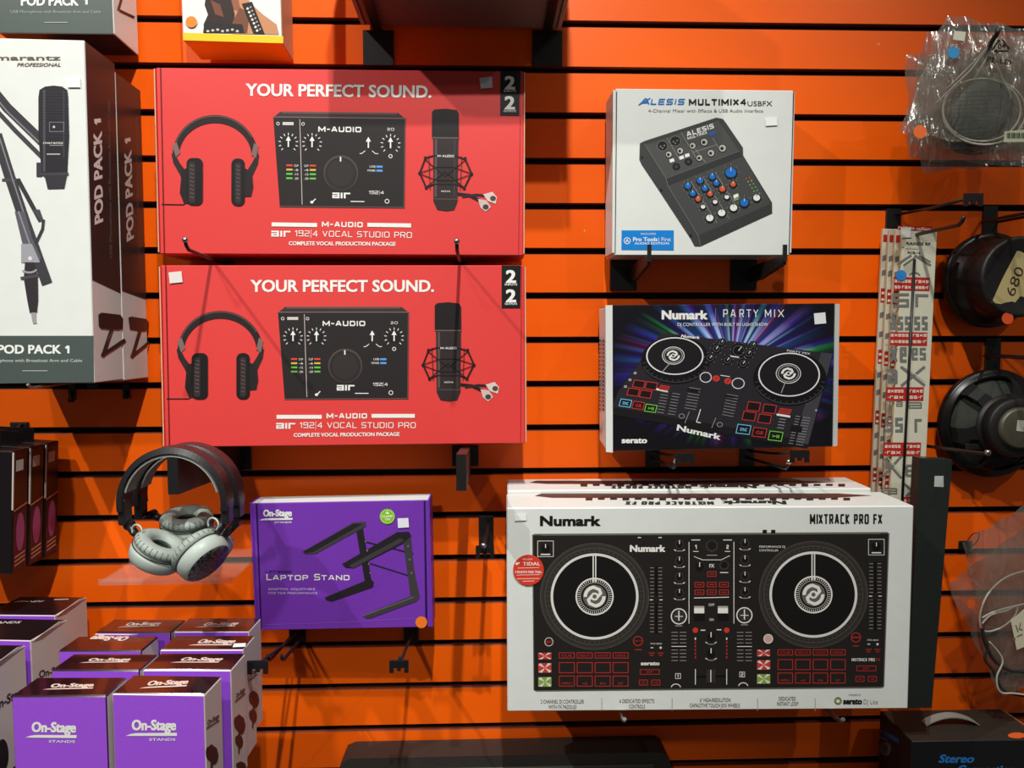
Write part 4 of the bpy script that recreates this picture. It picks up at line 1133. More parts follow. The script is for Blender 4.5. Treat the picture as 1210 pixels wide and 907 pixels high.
# ------------------------------------------------------------------ yellow-footed white box, and the overhanging carton
def top_boxes():
    yel = (236, 190, 30)
    m_y = mat('yellow_printed_card', yel, rough=0.4)
    r = carton('accessory_box', 'white box with yellow foot and orange dot, above the upper red box', 'box',
               (-0.3904, 0.0950, 0.4580, 0.0451, 0.0151, -0.0051, 0.1504, 0.2000, 0.0850), {'front': m_white_card, 'bottom': m_y, 'right': mat('cream_printed_card', (190, 150, 120), 0.5)})
    a = front(r).crop(0, 0, 3.457)
    a.poly([(748, 134), (1157, 148), (1157, 177), (749, 165)], yel, 1)
    a.build('yellow_foot_band')
    a = front(r).crop(0, 0, 3.457)
    # printed photograph: the neck and shoulder of someone wearing a studded strap
    a.poly([(835, 135), (832, 100), (850, 60), (836, 20), (850, -60), (1000, -60), (1010, 0), (985, 60), (975, 130), (930, 132)], (42, 26, 24), 1)
    a.poly([(930, -60), (1010, -60), (1020, 10), (1075, 60), (1130, 100), (1140, 142), (950, 138), (960, 60)], (186, 130, 90), 2)
    a.poly([(860, 0), (900, 20), (915, 70), (880, 60)], (110, 62, 44), 2); a.poly([(940, -20), (975, 0), (985, 50), (955, 40)], (140, 84, 60), 3)
    a.poly([(980, 30), (1020, 60), (1010, 137), (930, 135)], (110, 66, 46), 3); a.poly([(836, 90), (990, 100), (1000, 137), (830, 134)], (30, 24, 26), 3)
    a.poly([(988, 16), (1030, 8), (1082, 140), (1036, 139)], (24, 20, 22), 4)
    for k in range(7):
        a.ell(1012 + 6.5 * k, 36 + 15 * k, 5, 5, (214, 206, 196), 5); a.ell(1024 + 6.5 * k, 30 + 15 * k, 4, 4, (160, 150, 140), 5)
    for k in range(7):
        a.ell(850 + 20 * k, 128 - 3 * (k % 3), 6, 5, (190, 180, 170), 5)
    a.build('printed_photograph')
    sticker(r, (783, 91, 23), (240, 128, 40), name='price_dot', crop=(0, 0, 3.457), label='orange dot sticker')
    grey = mat('grey_printed_card', (128, 116, 112), rough=0.5, noise=0.04, scale=60)
    r = carton('overhead_box', 'grey carton seen from below, overhanging the upper red box', 'box',
               (-0.0380, 0.2700, 0.5180, 0.0045, 0.0, 0.0057, 0.3160, 0.2400, 0.2600), {'front': grey})
    for s in (-1, 1):
        mb = MB(); x = s * 0.158
        lo, hi = (x - 0.0085, x - 0.0012) if s < 0 else (x + 0.0012, x + 0.0085)
        mb.box((lo, 0.002, -0.001), (hi, 0.258, 0.238), mat('pale_grey_card', (150, 140, 134), 0.5), bevel=0.001)
        mb.build('side_flap', r)


top_boxes()


# ------------------------------------------------------------------ small purple cartons, lower left
def small_purple():
    pur = mat('violet_printed_card', (150, 78, 210), rough=0.36, spec=0.4, noise=0.03, scale=200, bump=0.03)
    top = mat('dark_plum_gloss', (40, 18, 24), rough=0.12, spec=0.8, coat=1.0)
    whi = mat('white_side_card', (206, 196, 192), rough=0.4)
    H = 0.16
    labels = {
        'r1a': 'purple box at the front of the pile, left of its front pair', 'r1b': 'purple box at the front of the pile, right of its front pair',
        'r2a': 'purple box in the second row, behind the front left purple box', 'r2b': 'purple box in the second row, behind the front right one, leafy side picture showing',
        'r3a': 'purple box in the third row, its top lettering upside down', 'r3b': 'purple box in the third row with a white price sticker on top',
        'r4a': 'purple box at the back left of the pile, against the orange wall', 'r4b': 'purple box at the back right of the pile, under the laptop stand box'}
    poses = {'r1a': (-0.5210, 0.3991, -0.0325, 0.1150, 0.0500), 'r1b': (-0.4025, 0.3988, -0.0711, 0.1150, 0.0500), 'r2a': (-0.5136, 0.3274, -0.0460, 0.1160, 0.0500), 'r2b': (-0.3940, 0.3313, -0.0420, 0.1160, 0.0520),
             'r3a': (-0.5392, 0.2640, -0.0377, 0.1160, 0.0500), 'r3b': (-0.3990, 0.2659, -0.0266, 0.1157, 0.0490), 'r4a': (-0.5237, 0.1982, -0.0500, 0.1120, 0.0500), 'r4b': (-0.4090, 0.1996, -0.0371, 0.1113, 0.0530)}
    out = {}
    for k, (x, d, yaw, W, T) in poses.items():
        out[k] = carton('clip_box', labels[k], 'box', (x, d, -0.594, yaw, 0, 0, W, H, T), {'front': pur, 'top': top, 'right': whi, 'left': whi, 'back': pur}, 'small purple boxes in the pile')
    for k, r in out.items():
        W, T = poses[k][3], poses[k][4]
        # raised lid edges
        mb = MB()
        mb.box((-W / 2 + 0.001, 0.0012, H - 0.0004), (W / 2 - 0.001, T - 0.001, H + 0.0010), top, bevel=0.0004)
        mb.build('lid_flap', r)
    a = front(out['r1a']).crop(0, 690, 3.667)
    onstage_logo(a, (137, 638), (330, 640), (139, 597), WHITE, 1)
    fa = a.build('printed_logo')
    a = front(out['r1b']).crop(0, 690, 3.667)
    onstage_logo(a, (571, 630), (764, 630), (572, 588), WHITE, 1)
    fb = a.build('printed_logo')
    for k in ('r2a', 'r3a', 'r4a', 'r2b', 'r3b', 'r4b'):
        c = (fa if k.endswith('a') else fb).copy(); COL.objects.link(c); c.parent = out[k]
    # lids
    tops = {'r1a': ((216, 448), (404, 444), (226, 433)), 'r1b': ((634, 440), (812, 432), (648, 421)), 'r2a': ((378, 334), (560, 332), (394, 322)), 'r2b': ((776, 332), (956, 332), (800, 318)),
            'r3a': ((566, 228), (404, 226), (540, 246)), 'r3b': ((850, 256), (1012, 256), (872, 240)), 'r4a': ((540, 180), (692, 176), (556, 168)), 'r4b': ((876, 180), (1026, 176), (896, 168))}
    for k, (o, e, t) in tops.items():
        a = Art(out[k], (0, 0, H + 0.001), (0, 0, 1)).crop(0, 690, 3.667)
        c = (214, 188, 176)
        onstage_logo(a, o, e, t, c, 1, stands=False)
        a.build('lid_logo')
    sticker(out['r3b'], [(1014, 262), (1066, 260), (1062, 276), (1008, 278)], (232, 228, 224), o=(0, 0, H + 0.001), n=(0, 0, 1), crop=(0, 690, 3.667))
    # pictures on the white right-hand sides
    def petals(a, cx, cy, sx, sy, c=(70, 34, 36)):
        for rot in (0, 40, 90, 140):
            a.ell(cx + sx * .25 * math.cos(math.radians(rot)), cy - sy * .5 * math.sin(math.radians(rot)), sx * .32, sy * .62, c, 1, rot=10 - rot * .15)
        a.rect(cx - sx * .1, cy, cx + sx * .1, cy + sy * 1.2, c, 1)
    for k, logo, pts in (('r1b', ((898, 612), (948, 578), (898, 590)), ((916, 750, 50, 50),)), ('r2b', ((1022, 496), (1060, 462), (1022, 474)), ((1036, 620, 44, 50), (1034, 690, 30, 36), (1042, 790, 40, 20))),
                         ('r3b', ((1082, 404), (1112, 378), (1082, 386)), ((1098, 510, 40, 44), (1094, 580, 30, 36))), ):
        r = out[k]; W = poses[k][3]
        a = Art(r, (W / 2, 0, 0), (1, 0, 0)).crop(0, 690, 3.667)
        a.text('On-Stage', logo[0], logo[1], logo[2], (60, 40, 44), 0.03, 1); a.line([(logo[0][0] - 4, logo[0][1] + 12), (logo[1][0], logo[1][1] + 12)], 5, (60, 40, 44), 1)
        for p in pts: petals(a, *p)
        a.build('side_print')
    # the looser boxes at the far left
    whi2 = mat('white_side_card_b', (196, 188, 184), rough=0.42)
    blk = mat('black_gloss_lid', (24, 18, 22), rough=0.25, spec=0.5)
    for k, (x, d, yaw, T, lab, lift) in {'la': (-0.7365, 0.1190, -0.0663, 0.085, 'purple box with open white flap, furthest back at the left edge', 0), 'lb': (-0.7150, 0.2180, -0.0900, 0.082, 'purple box with open white flap, middle one at the left edge', 0), 'lc': (-0.7180, 0.3100, -0.0698, 0.075, 'purple box at the left edge, mostly its white side in view', 0)}.items():
        r = carton('stand_box', lab, 'box', (x, d, -0.594, yaw, 0, 0, 0.115, H, T), {'front': pur, 'top': blk, 'right': whi2, 'left': whi2}, 'purple boxes at the left edge')
        W = 0.115
        mb = MB()
        mb.prism([(W / 2 + .0004, 0.004, H - 0.002), (W / 2 + 0.003, 0.02, H + 0.002), (W / 2 + .001, T * .75, H + 0.0045), (W / 2 + .0004, T - 0.004, H + 0.001)], (0.0008, 0, 0), whi2)
        mb.build('open_flap', r)
        a = Art(r, (0, 0, H), (0, 0, 1)); a.crop(0, 690, 3.667)
        if k == 'la': a.text('STANDS', (60, 79), (178, 78), (78, 73), (190, 184, 184), 0.02, 1); a.line([(236, 68), (296, 66)], 4, (190, 184, 184), 1)
        if k == 'lb': a.text('STANDS', (-60, 172), (84, 170), (-48, 163), (190, 184, 184), 0.02, 1)
        if k != 'lc': a.build('lid_print')
        else: a.mb.bm.free()
        a = Art(r, (W / 2, 0, 0), (1, 0, 0)).crop(0, 690, 3.667)
        if k == 'lb': a.text('On-Stage', (168, 406), (290, 372), (168, 376), (50, 38, 60), 0.03, 1); a.line([(165, 440), (290, 400)], 5, (50, 38, 60), 1); a.build('side_print')
        elif k == 'lc': a.text('On-Stage', (-40, 560), (110, 470), (-40, 520), (50, 38, 60), 0.03, 1); a.ell(10, 740, 26, 70, (30, 26, 30), 1); a.build('side_print')
        else: a.mb.bm.free()


small_purple()
# the ledge the pile stands on, below the frame
mb = MB(); mb.box((-0.80, -0.46, ZC - 0.612), (-0.37, -0.14, ZC - 0.5945), mat('black_shelf', (26, 24, 24), 0.5), bevel=0.001)
tag(mb.build('display_ledge_1'), kind='structure')


# ------------------------------------------------------------------ flat packs at the left edge
def packs():
    pk = mat('black_pack_card', (20, 14, 16), rough=0.3, spec=0.5)
    plum = (62, 26, 30)
    specs = [('black flat pack with a violet oval, nearest the wall in its row', 0.062), ('black flat pack with a violet oval, middle of its row', 0.105), ('black flat pack at the left edge, frontmost of its row', 0.148)]
    for i, (lab, d) in enumerate(specs):
        br = P(52 - 0, 657, 0.062); tr = P(41, 523, 0.062)
        Wp, T = 0.13, 0.040
        roll = 0.055
        r = thing('flat_pack', lab, 'pack', (br.x - Wp / 2 + 0.0, -d - 0.0, br.z), (0, roll, 0), 'black flat packs on one hook')
        Hh = 0.19
        mb = MB(); mb.box((-Wp / 2, 0, 0), (Wp / 2, T - 0.002, Hh), pk, bevel=0.0015); mb.build('pack_body', r)
        mb = MB(); mb.box((-Wp / 2 + 0.03, T * .45, Hh), (Wp / 2 - 0.03, T * .45 + 0.001, Hh + 0.022), pk); mb.build('hang_tab', r)
        a = Art(r, (Wp / 2, 0, 0), (1, 0, 0)); X = Wp / 2 + 0.0006
        q = lambda y, z: Vector((X, y, z))
        a.mb.face([q(.002, .004), q(T - .004, .004), q(T - .004, .098), q(.002, .092)], ink(plum))
        X += 0.0002
        pts = [q(T * .48 + .0105 * math.cos(t), 0.062 + 0.030 * math.sin(t)) for t in [2 * PI * k / 28 for k in range(28)]]
        a.mb.face(pts, ink((150, 72, 120)))
        for k in range(3):
            z = 0.010 + k * 0.0065; a.mb.face([q(.006, z), q(T - .008, z + .004), q(T - .008, z + .007), q(.006, z + .003)], ink((176, 120, 96)))
        a.mb.face([q(.002, .096), q(T - .004, .103), q(T - .004, .106), q(.002, .099)], ink((170, 100, 80)))
        a.build('side_print')
        a = Art(r, (Wp / 2, 0, 0), (1, 0, 0)); X = Wp / 2 + 0.0008
        a.mb.face([q(.006, .158), q(T * .62, .158), q(T * .62, .175), q(.006, .175)], ink((170, 168, 160)))
        a.build('price_sticker')
        mb = MB(); mb.box((Wp / 2 - .0006, -0.001, 0.10), (Wp / 2 + .0012, 0.0012, Hh - 0.002), mat('pale_pack_edge', (190, 184, 176), 0.5)); mb.build('card_edge', r)


packs()


# ------------------------------------------------------------------ brackets and hooks
bracket('black faceout bracket under the left end of the lower red box, headphones hanging on it', (277, 541), (0.060, 0.040), (203.5, 541.0), 0.278)
bracket('black faceout bracket sticking out under the right end of the lower red box', (550, 538), (0.046, 0.036), (545, 536.6), 0.290, slope=0.095)
bracket('black arm bracket under the left side of the white mixer box', (736, 322), (0.046, 0.062), (767, 301.5), 0.150, gusset=0.030, lip=0.016, wd=0.006)
bracket('black arm bracket under the right side of the white mixer box', (878, 322), (0.046, 0.062), (927, 301.5), 0.150, gusset=0.030, lip=0.016, wd=0.006)
for px, lab in ((447.5, 'black bracket plate on the wall, left of the two below the grey carton'), (646.5, 'black bracket plate on the wall, right of the two below the grey carton')):
    b = wallpt(px, 58)
    r = thing('bracket_plate', lab, 'bracket', b)
    mb = MB(); mb.box((-0.0255, -0.006, -0.029), (0.0255, 0.0, 0.029), m_black_metal, bevel=0.001); mb.build('back_plate', r)
    mb = MB(); mb.box((-0.007, -0.20, 0.0255), (0.007, 0.0, 0.0295), m_black_metal); mb.build('arm', r)

hook('black wire hook under the upper red box, its tip out at lower left', (270, 314), (221, 294.5, 0.252), rods=1, up=0.012, plate=(0.02, 0.04), tipcol=m_steel)
hook('black wire hook under the upper red box, its tip out at lower right', (545, 315), (540, 296, 0.256), rods=1, up=0.012, plate=(0.02, 0.04), tipcol=m_steel)
hook('empty short peg with price plate, left of the white controller boxes', (574.5, 630), (571.5, 652, 0.16), plate=(0.026, 0.064), r=0.0028, scan=(573, 651.5, 0.155), tipcol=m_steel)
hook('double-wire hook under the left end of the purple laptop stand box', (352, 750), (326, 781, 0.20), plate=(0.028, 0.024), rods=2, gap=0.02, scan=(304.5, 788, 0.262))
hook('wire hook with price plate under the right end of the purple laptop stand box', (486, 750), (473, 783, 0.19), plate=(0.026, 0.026), rods=1, scan=(471.5, 787, 0.2))
hook('wire hook with price plate under the left half of the black controller box', (771, 541), (797, 553, 0.175), plate=(0.026, 0.034), rods=1, scan=(809, 542.5, 0.19), tipcol=m_steel)
hook('wire hook with price plate under the right half of the black controller box', (882, 540), (930, 554, 0.175), plate=(0.026, 0.034), rods=1, scan=(945, 539, 0.19), tipcol=m_steel)
hook('steel hook tip poking out under the left part of the white controller boxes', (715, 792), (737, 853, 0.255), plate=(0.02, 0.04), rods=1, metal=m_steel, up=0.008, r=0.003)
hook('steel hook tip poking out under the right part of the white controller boxes', (920, 793), (994, 853, 0.255), plate=(0.02, 0.04), rods=1, metal=m_steel, up=0.008, r=0.003)
hook('steel hook tip under the foot of the tall white microphone box', (110, 449), (36, 458, 0.235), plate=(0.02, 0.03), rods=1, metal=m_steel, up=0.005, r=0.002)
hook('short black hook below the back tall microphone box', (150, 462), (152, 470, 0.03), plate=(0.012, 0.026), rods=1, up=0.002)
hook('short black hook below the front tall microphone box', (86, 463), (84, 474, 0.04), plate=(0.012, 0.026), rods=1, up=0.002)
hook('black hook with price plate above the flat packs at the left edge', (24, 506), (-70, 521, 0.20), plate=(0.03, 0.02), rods=1, scan=(8, 517, 0.07), r=0.003)
hook('black double hook with price plate holding the striped card packs', (1054.5, 270), (1136, 265, 0.215), plate=(0.027, 0.066), rods=1, scan=(1150, 236, 0.2), up=0.012, r=0.003, drop=-0.020)
hook('black hook holding the upper round loudspeaker', (1169, 262), (1232, 250, 0.2), plate=(0.026, 0.052), rods=2, gap=0.03)
hook('black hook holding the lower round loudspeaker', (1172, 420), (1240, 424, 0.2), plate=(0.028, 0.06), rods=2, gap=0.03)
hook('black hook with shiny tip crossing in front of the lower loudspeaker', (1075, 524), (1164, 536, 0.22), plate=(0.026, 0.05), rods=1, r=0.0028, tipcol=m_steel, up=0.003)
hook('black hook inside the top of the clear cable bags', (1150, 88), (1176, 46, 0.24), plate=(0.026, 0.05), rods=1, r=0.0032, up=0.012)
# looped wire hook for the lower bag
b = wallpt(1140, 641); r = thing('wire_loop_hook', 'thin black wire loop on the wall above the lower clear bag', 'hook', b)
mb = MB(); mb.box((-0.012, -0.003, -0.012), (0.012, 0, 0.004), m_black_metal, bevel=0.0008); mb.build('back_plate', r)
mb = MB(); mb.tube([Vector((0.016 * math.sin(t) * .55, -0.012 - 0.02 * (1 - math.cos(t)) * .5, 0.011 - 0.016 * math.cos(t))) for t in [2 * PI * k / 24 for k in range(24)]], 0.0009, m_black_metal, 6, closed=True)
mb.tube([Vector((0, -0.002, -0.004)), Vector((0, -0.012, -0.004))], 0.0012, m_black_metal, 6)
mb.build('wire_loop', r)


# ------------------------------------------------------------------ headphones
def align(loc, z, x=None):
    z = Vector(z).normalized(); x = Vector(x) if x else z.orthogonal()
    x = (x - z * x.dot(z)).normalized(); y = z.cross(x)
    M = Matrix((x, y, z)).transposed().to_4x4(); M.translation = loc
    return M


def headphones(name, label, d, cups, group, zc):
    blk = mat('black_headband_plastic', (30, 27, 29), rough=0.35, spec=0.5)
    gry = mat('grey_headphone_shell', (168, 178, 170), rough=0.4, spec=0.4)
    pad = mat('grey_soft_leatherette', (146, 156, 148), rough=0.55, noise=0.06, scale=90, bump=0.25)
    padin = mat('grey_band_padding', (132, 136, 130), rough=0.6, noise=0.05, scale=120)
    hole = mat('black_speaker_cloth', (12, 12, 13), rough=0.9)
    orn = bpy.data.materials.get('black_ornament_cap')
    if orn is None:
        orn = mat('black_ornament_cap', (16, 16, 18), rough=0.35)
        nt = orn.node_tree; tc = nt.nodes.new('ShaderNodeTexCoord'); v = nt.nodes.new('ShaderNodeTexVoronoi'); v.feature = 'DISTANCE_TO_EDGE'; v.inputs['Scale'].default_value = 170
        rp = nt.nodes.new('ShaderNodeValToRGB'); rp.color_ramp.elements[0].position = 0.06; rp.color_ramp.elements[1].position = 0.14
        rp.color_ramp.elements[0].color = lin((112, 112, 116)) + (1,); rp.color_ramp.elements[1].color = lin((20, 20, 23)) + (1,)
        nt.links.new(tc.outputs['Object'], v.inputs['Vector']); nt.links.new(v.outputs['Distance'], rp.inputs['Fac']); nt.links.new(rp.outputs['Color'], nt.nodes['Principled BSDF'].inputs['Base Color'])
    c = Vector((-0.4300, -d, ZC + zc))
    root = thing(name, label, 'headphones', c, group=group)
    R = 0.0755; Wd = 0.034

    def arc_pt(t, r):
        return Vector((r * math.cos(t) * 0.99, 0, r * math.sin(t) * 1.03))

    def band(r0, r1, y0, y1, m, nm, a0, a1):
        mb = MB(); n = 40; rings = []
        for k in range(n + 1):
            t = math.radians(a0 + (a1 - a0) * k / n)
            ps = []
            for rr_, yy in ((r0, y0), (r1, y0 + .003), (r1, y1 - .003), (r0, y1)):
                p = arc_pt(t, rr_); p.y = yy; ps.append(mb.bm.verts.new(p))
            rings.append(ps)
        for k in range(n):
            for j in range(4):
                f = mb.bm.faces.new((rings[k][j], rings[k][(j + 1) % 4], rings[k + 1][(j + 1) % 4], rings[k + 1][j])); f.smooth = False; f.material_index = mb.mi(m)
        mb.bm.faces.new(rings[0]).material_index = 0; mb.bm.faces.new(list(reversed(rings[-1]))).material_index = 0
        return mb.build(nm, root)
    band(R - 0.0080, R, -Wd / 2, Wd / 2, blk, 'headband', -8, 188)
    band(R - 0.0125, R - 0.0082, -Wd / 2 + 0.002, Wd / 2 - 0.002, padin, 'band_padding', 14, 166)
    mb = MB()
    # slider rails at the band ends
    for s in (-1, 1):
        e = arc_pt(math.radians(188 if s < 0 else -8), R - 0.0045)
        mb = MB(); mb.box((e.x - 0.0055, -0.011, e.z - 0.020), (e.x + 0.0055, 0.011, e.z + 0.016), blk, bevel=0.002); mb.build('slider', root)
    for (pc, axis, hing, cable, ornamented) in cups:
        loc = P(*pc) - c; A = Vector(axis).normalized()
        cup = MB(); M = align(loc, A) @ Matrix.Scale(1.08, 4)
        cup.lathe([(0, -0.0185), (0.0275, -0.0182), (0.0296, -0.0165)], orn if ornamented else blk, M, 44)
        cobj = cup.build('ear_cup_cap', root)
        sh = MB(); sh.lathe([(0.0296, -0.0166), (0.0325, -0.0130), (0.0340, -0.0040), (0.0330, 0.0010), (0.022, 0.0012), (0.0, 0.0012)], gry, M, 44)
        so = sh.build('ear_cup', root)
        pd = MB(); prof = []
        for k in range(13):
            t = PI + PI * 2 * k / 12
            prof.append((0.0235 + 0.0105 * math.cos(t), 0.0090 + 0.0080 * math.sin(t)))
        pd.lathe(prof, pad, M, 44)
        # stitched pleats around the pad's rim
        for k in range(30):
            t = 2 * PI * k / 30
            p0 = M @ Vector((0.0344 * math.cos(t), 0.0344 * math.sin(t), 0.0075)); p1 = M @ Vector((0.0315 * math.cos(t), 0.0315 * math.sin(t), 0.0150))
            pd.tube([p0, p1], 0.0006, mat('pad_crease', (86, 94, 88), 0.7), 4)
        pd.build('ear_cushion', so)
        hb = MB(); hb.lathe([(0, 0.0035), (0.0145, 0.0035)], hole, M, 30); hb.build('driver_cloth', so)
        gr = MB(); gr.lathe([(0.0336, 0.0010), (0.0345, 0.0018), (0.0336, 0.0027)], blk, M, 44); gr.build('rim_ring', so)
        # fork from the slider down to the cup
        h = P(*hing) - c
        fk = MB(); e = M @ Vector((0, 0, -0.006)); dirn = (h - e).normalized(); q = e + dirn * 0.0335
        fk.tube([h, h.lerp(q, .55) + Vector((0, -0.004, 0)), q], [0.0062, 0.0055, 0.0045], blk, 8)
        fk.lathe([(0, -0.006), (0.0062, -0.006), (0.0062, 0.006), (0, 0.006)], blk, align(h, (0, 1, 0)), 14, smooth=False)
        fk.build('hinge_fork', root)
        if cable:
            k0 = P(*cable) - c; mb = MB()
            mb.tube([k0 + Vector((0.0085 * math.cos(t), -0.004 * math.cos(t), 0.0085 * math.sin(t))) for t in [math.radians(-60 + 15 * i) for i in range(19)]], 0.0014, gry, 6); mb.build('cable_loop', root)
    return root


G = 'two pairs of folded headphones on one bracket'
headphones('headphones', 'grey and black headphones, front pair of the two on the bracket', 0.262,
           [((187.5, 651, 0.268), (0.48, -0.04, 0.88), (153, 620, 0.262), (162, 627, 0.275), False), ((237, 655, 0.272), (-0.72, 0.36, 0.58), (266, 614, 0.262), (252, 619, 0.278), True)], G, -0.2256)
headphones('headphones', 'grey and black headphones, rear pair with one cushion facing up', 0.214,
           [((221, 619, 0.195), (0.05, -0.20, 0.98), (180, 607, 0.198), None, False), ((246, 648, 0.165), (-0.50, -0.3, 0.80), (279, 618, 0.198), None, True)], G, -0.2282)

# clear acrylic shelf behind them
clear = bpy.data.materials.new('clear_acrylic'); clear.use_nodes = True
nt = clear.node_tree; nt.nodes.remove(nt.nodes['Principled BSDF'])
t_ = nt.nodes.new('ShaderNodeBsdfTransparent'); t_.inputs[0].default_value = (0.97, 0.96, 0.95, 1)
g_ = nt.nodes.new('ShaderNodeBsdfGlossy'); g_.inputs['Roughness'].default_value = 0.08; d_ = nt.nodes.new('ShaderNodeBsdfDiffuse'); d_.inputs[0].default_value = (0.8, 0.72, 0.64, 1)
x_ = nt.nodes.new('ShaderNodeMixShader'); x_.inputs[0].default_value = 0.4; nt.links.new(d_.outputs[0], x_.inputs[1]); nt.links.new(g_.outputs[0], x_.inputs[2])
y_ = nt.nodes.new('ShaderNodeMixShader'); y_.inputs[0].default_value = 0.11; nt.links.new(t_.outputs[0], y_.inputs[1]); nt.links.new(x_.outputs[0], y_.inputs[2]); nt.links.new(y_.outputs[0], nt.nodes['Material Output'].inputs['Surface'])
q = wallpt(226, 664)
r = thing('acrylic_shelf', 'clear acrylic shelf on the orange wall below the grey headphones', 'shelf', q)
mb = MB(); mb.box((-0.105, -0.105, -0.0015), (0.105, -0.0005, 0.0015), clear, bevel=0.0004); mb.build('tray', r)
mb = MB(); mb.box((-0.105, -0.1085, -0.0040), (0.105, -0.1053, 0.0060), clear, bevel=0.0004); mb.build('front_lip', r)
mb = MB(); mb.box((-0.105, -0.0030, 0.0018), (0.105, -0.0004, 0.022), clear, bevel=0.0004); mb.build('back_strip', r)


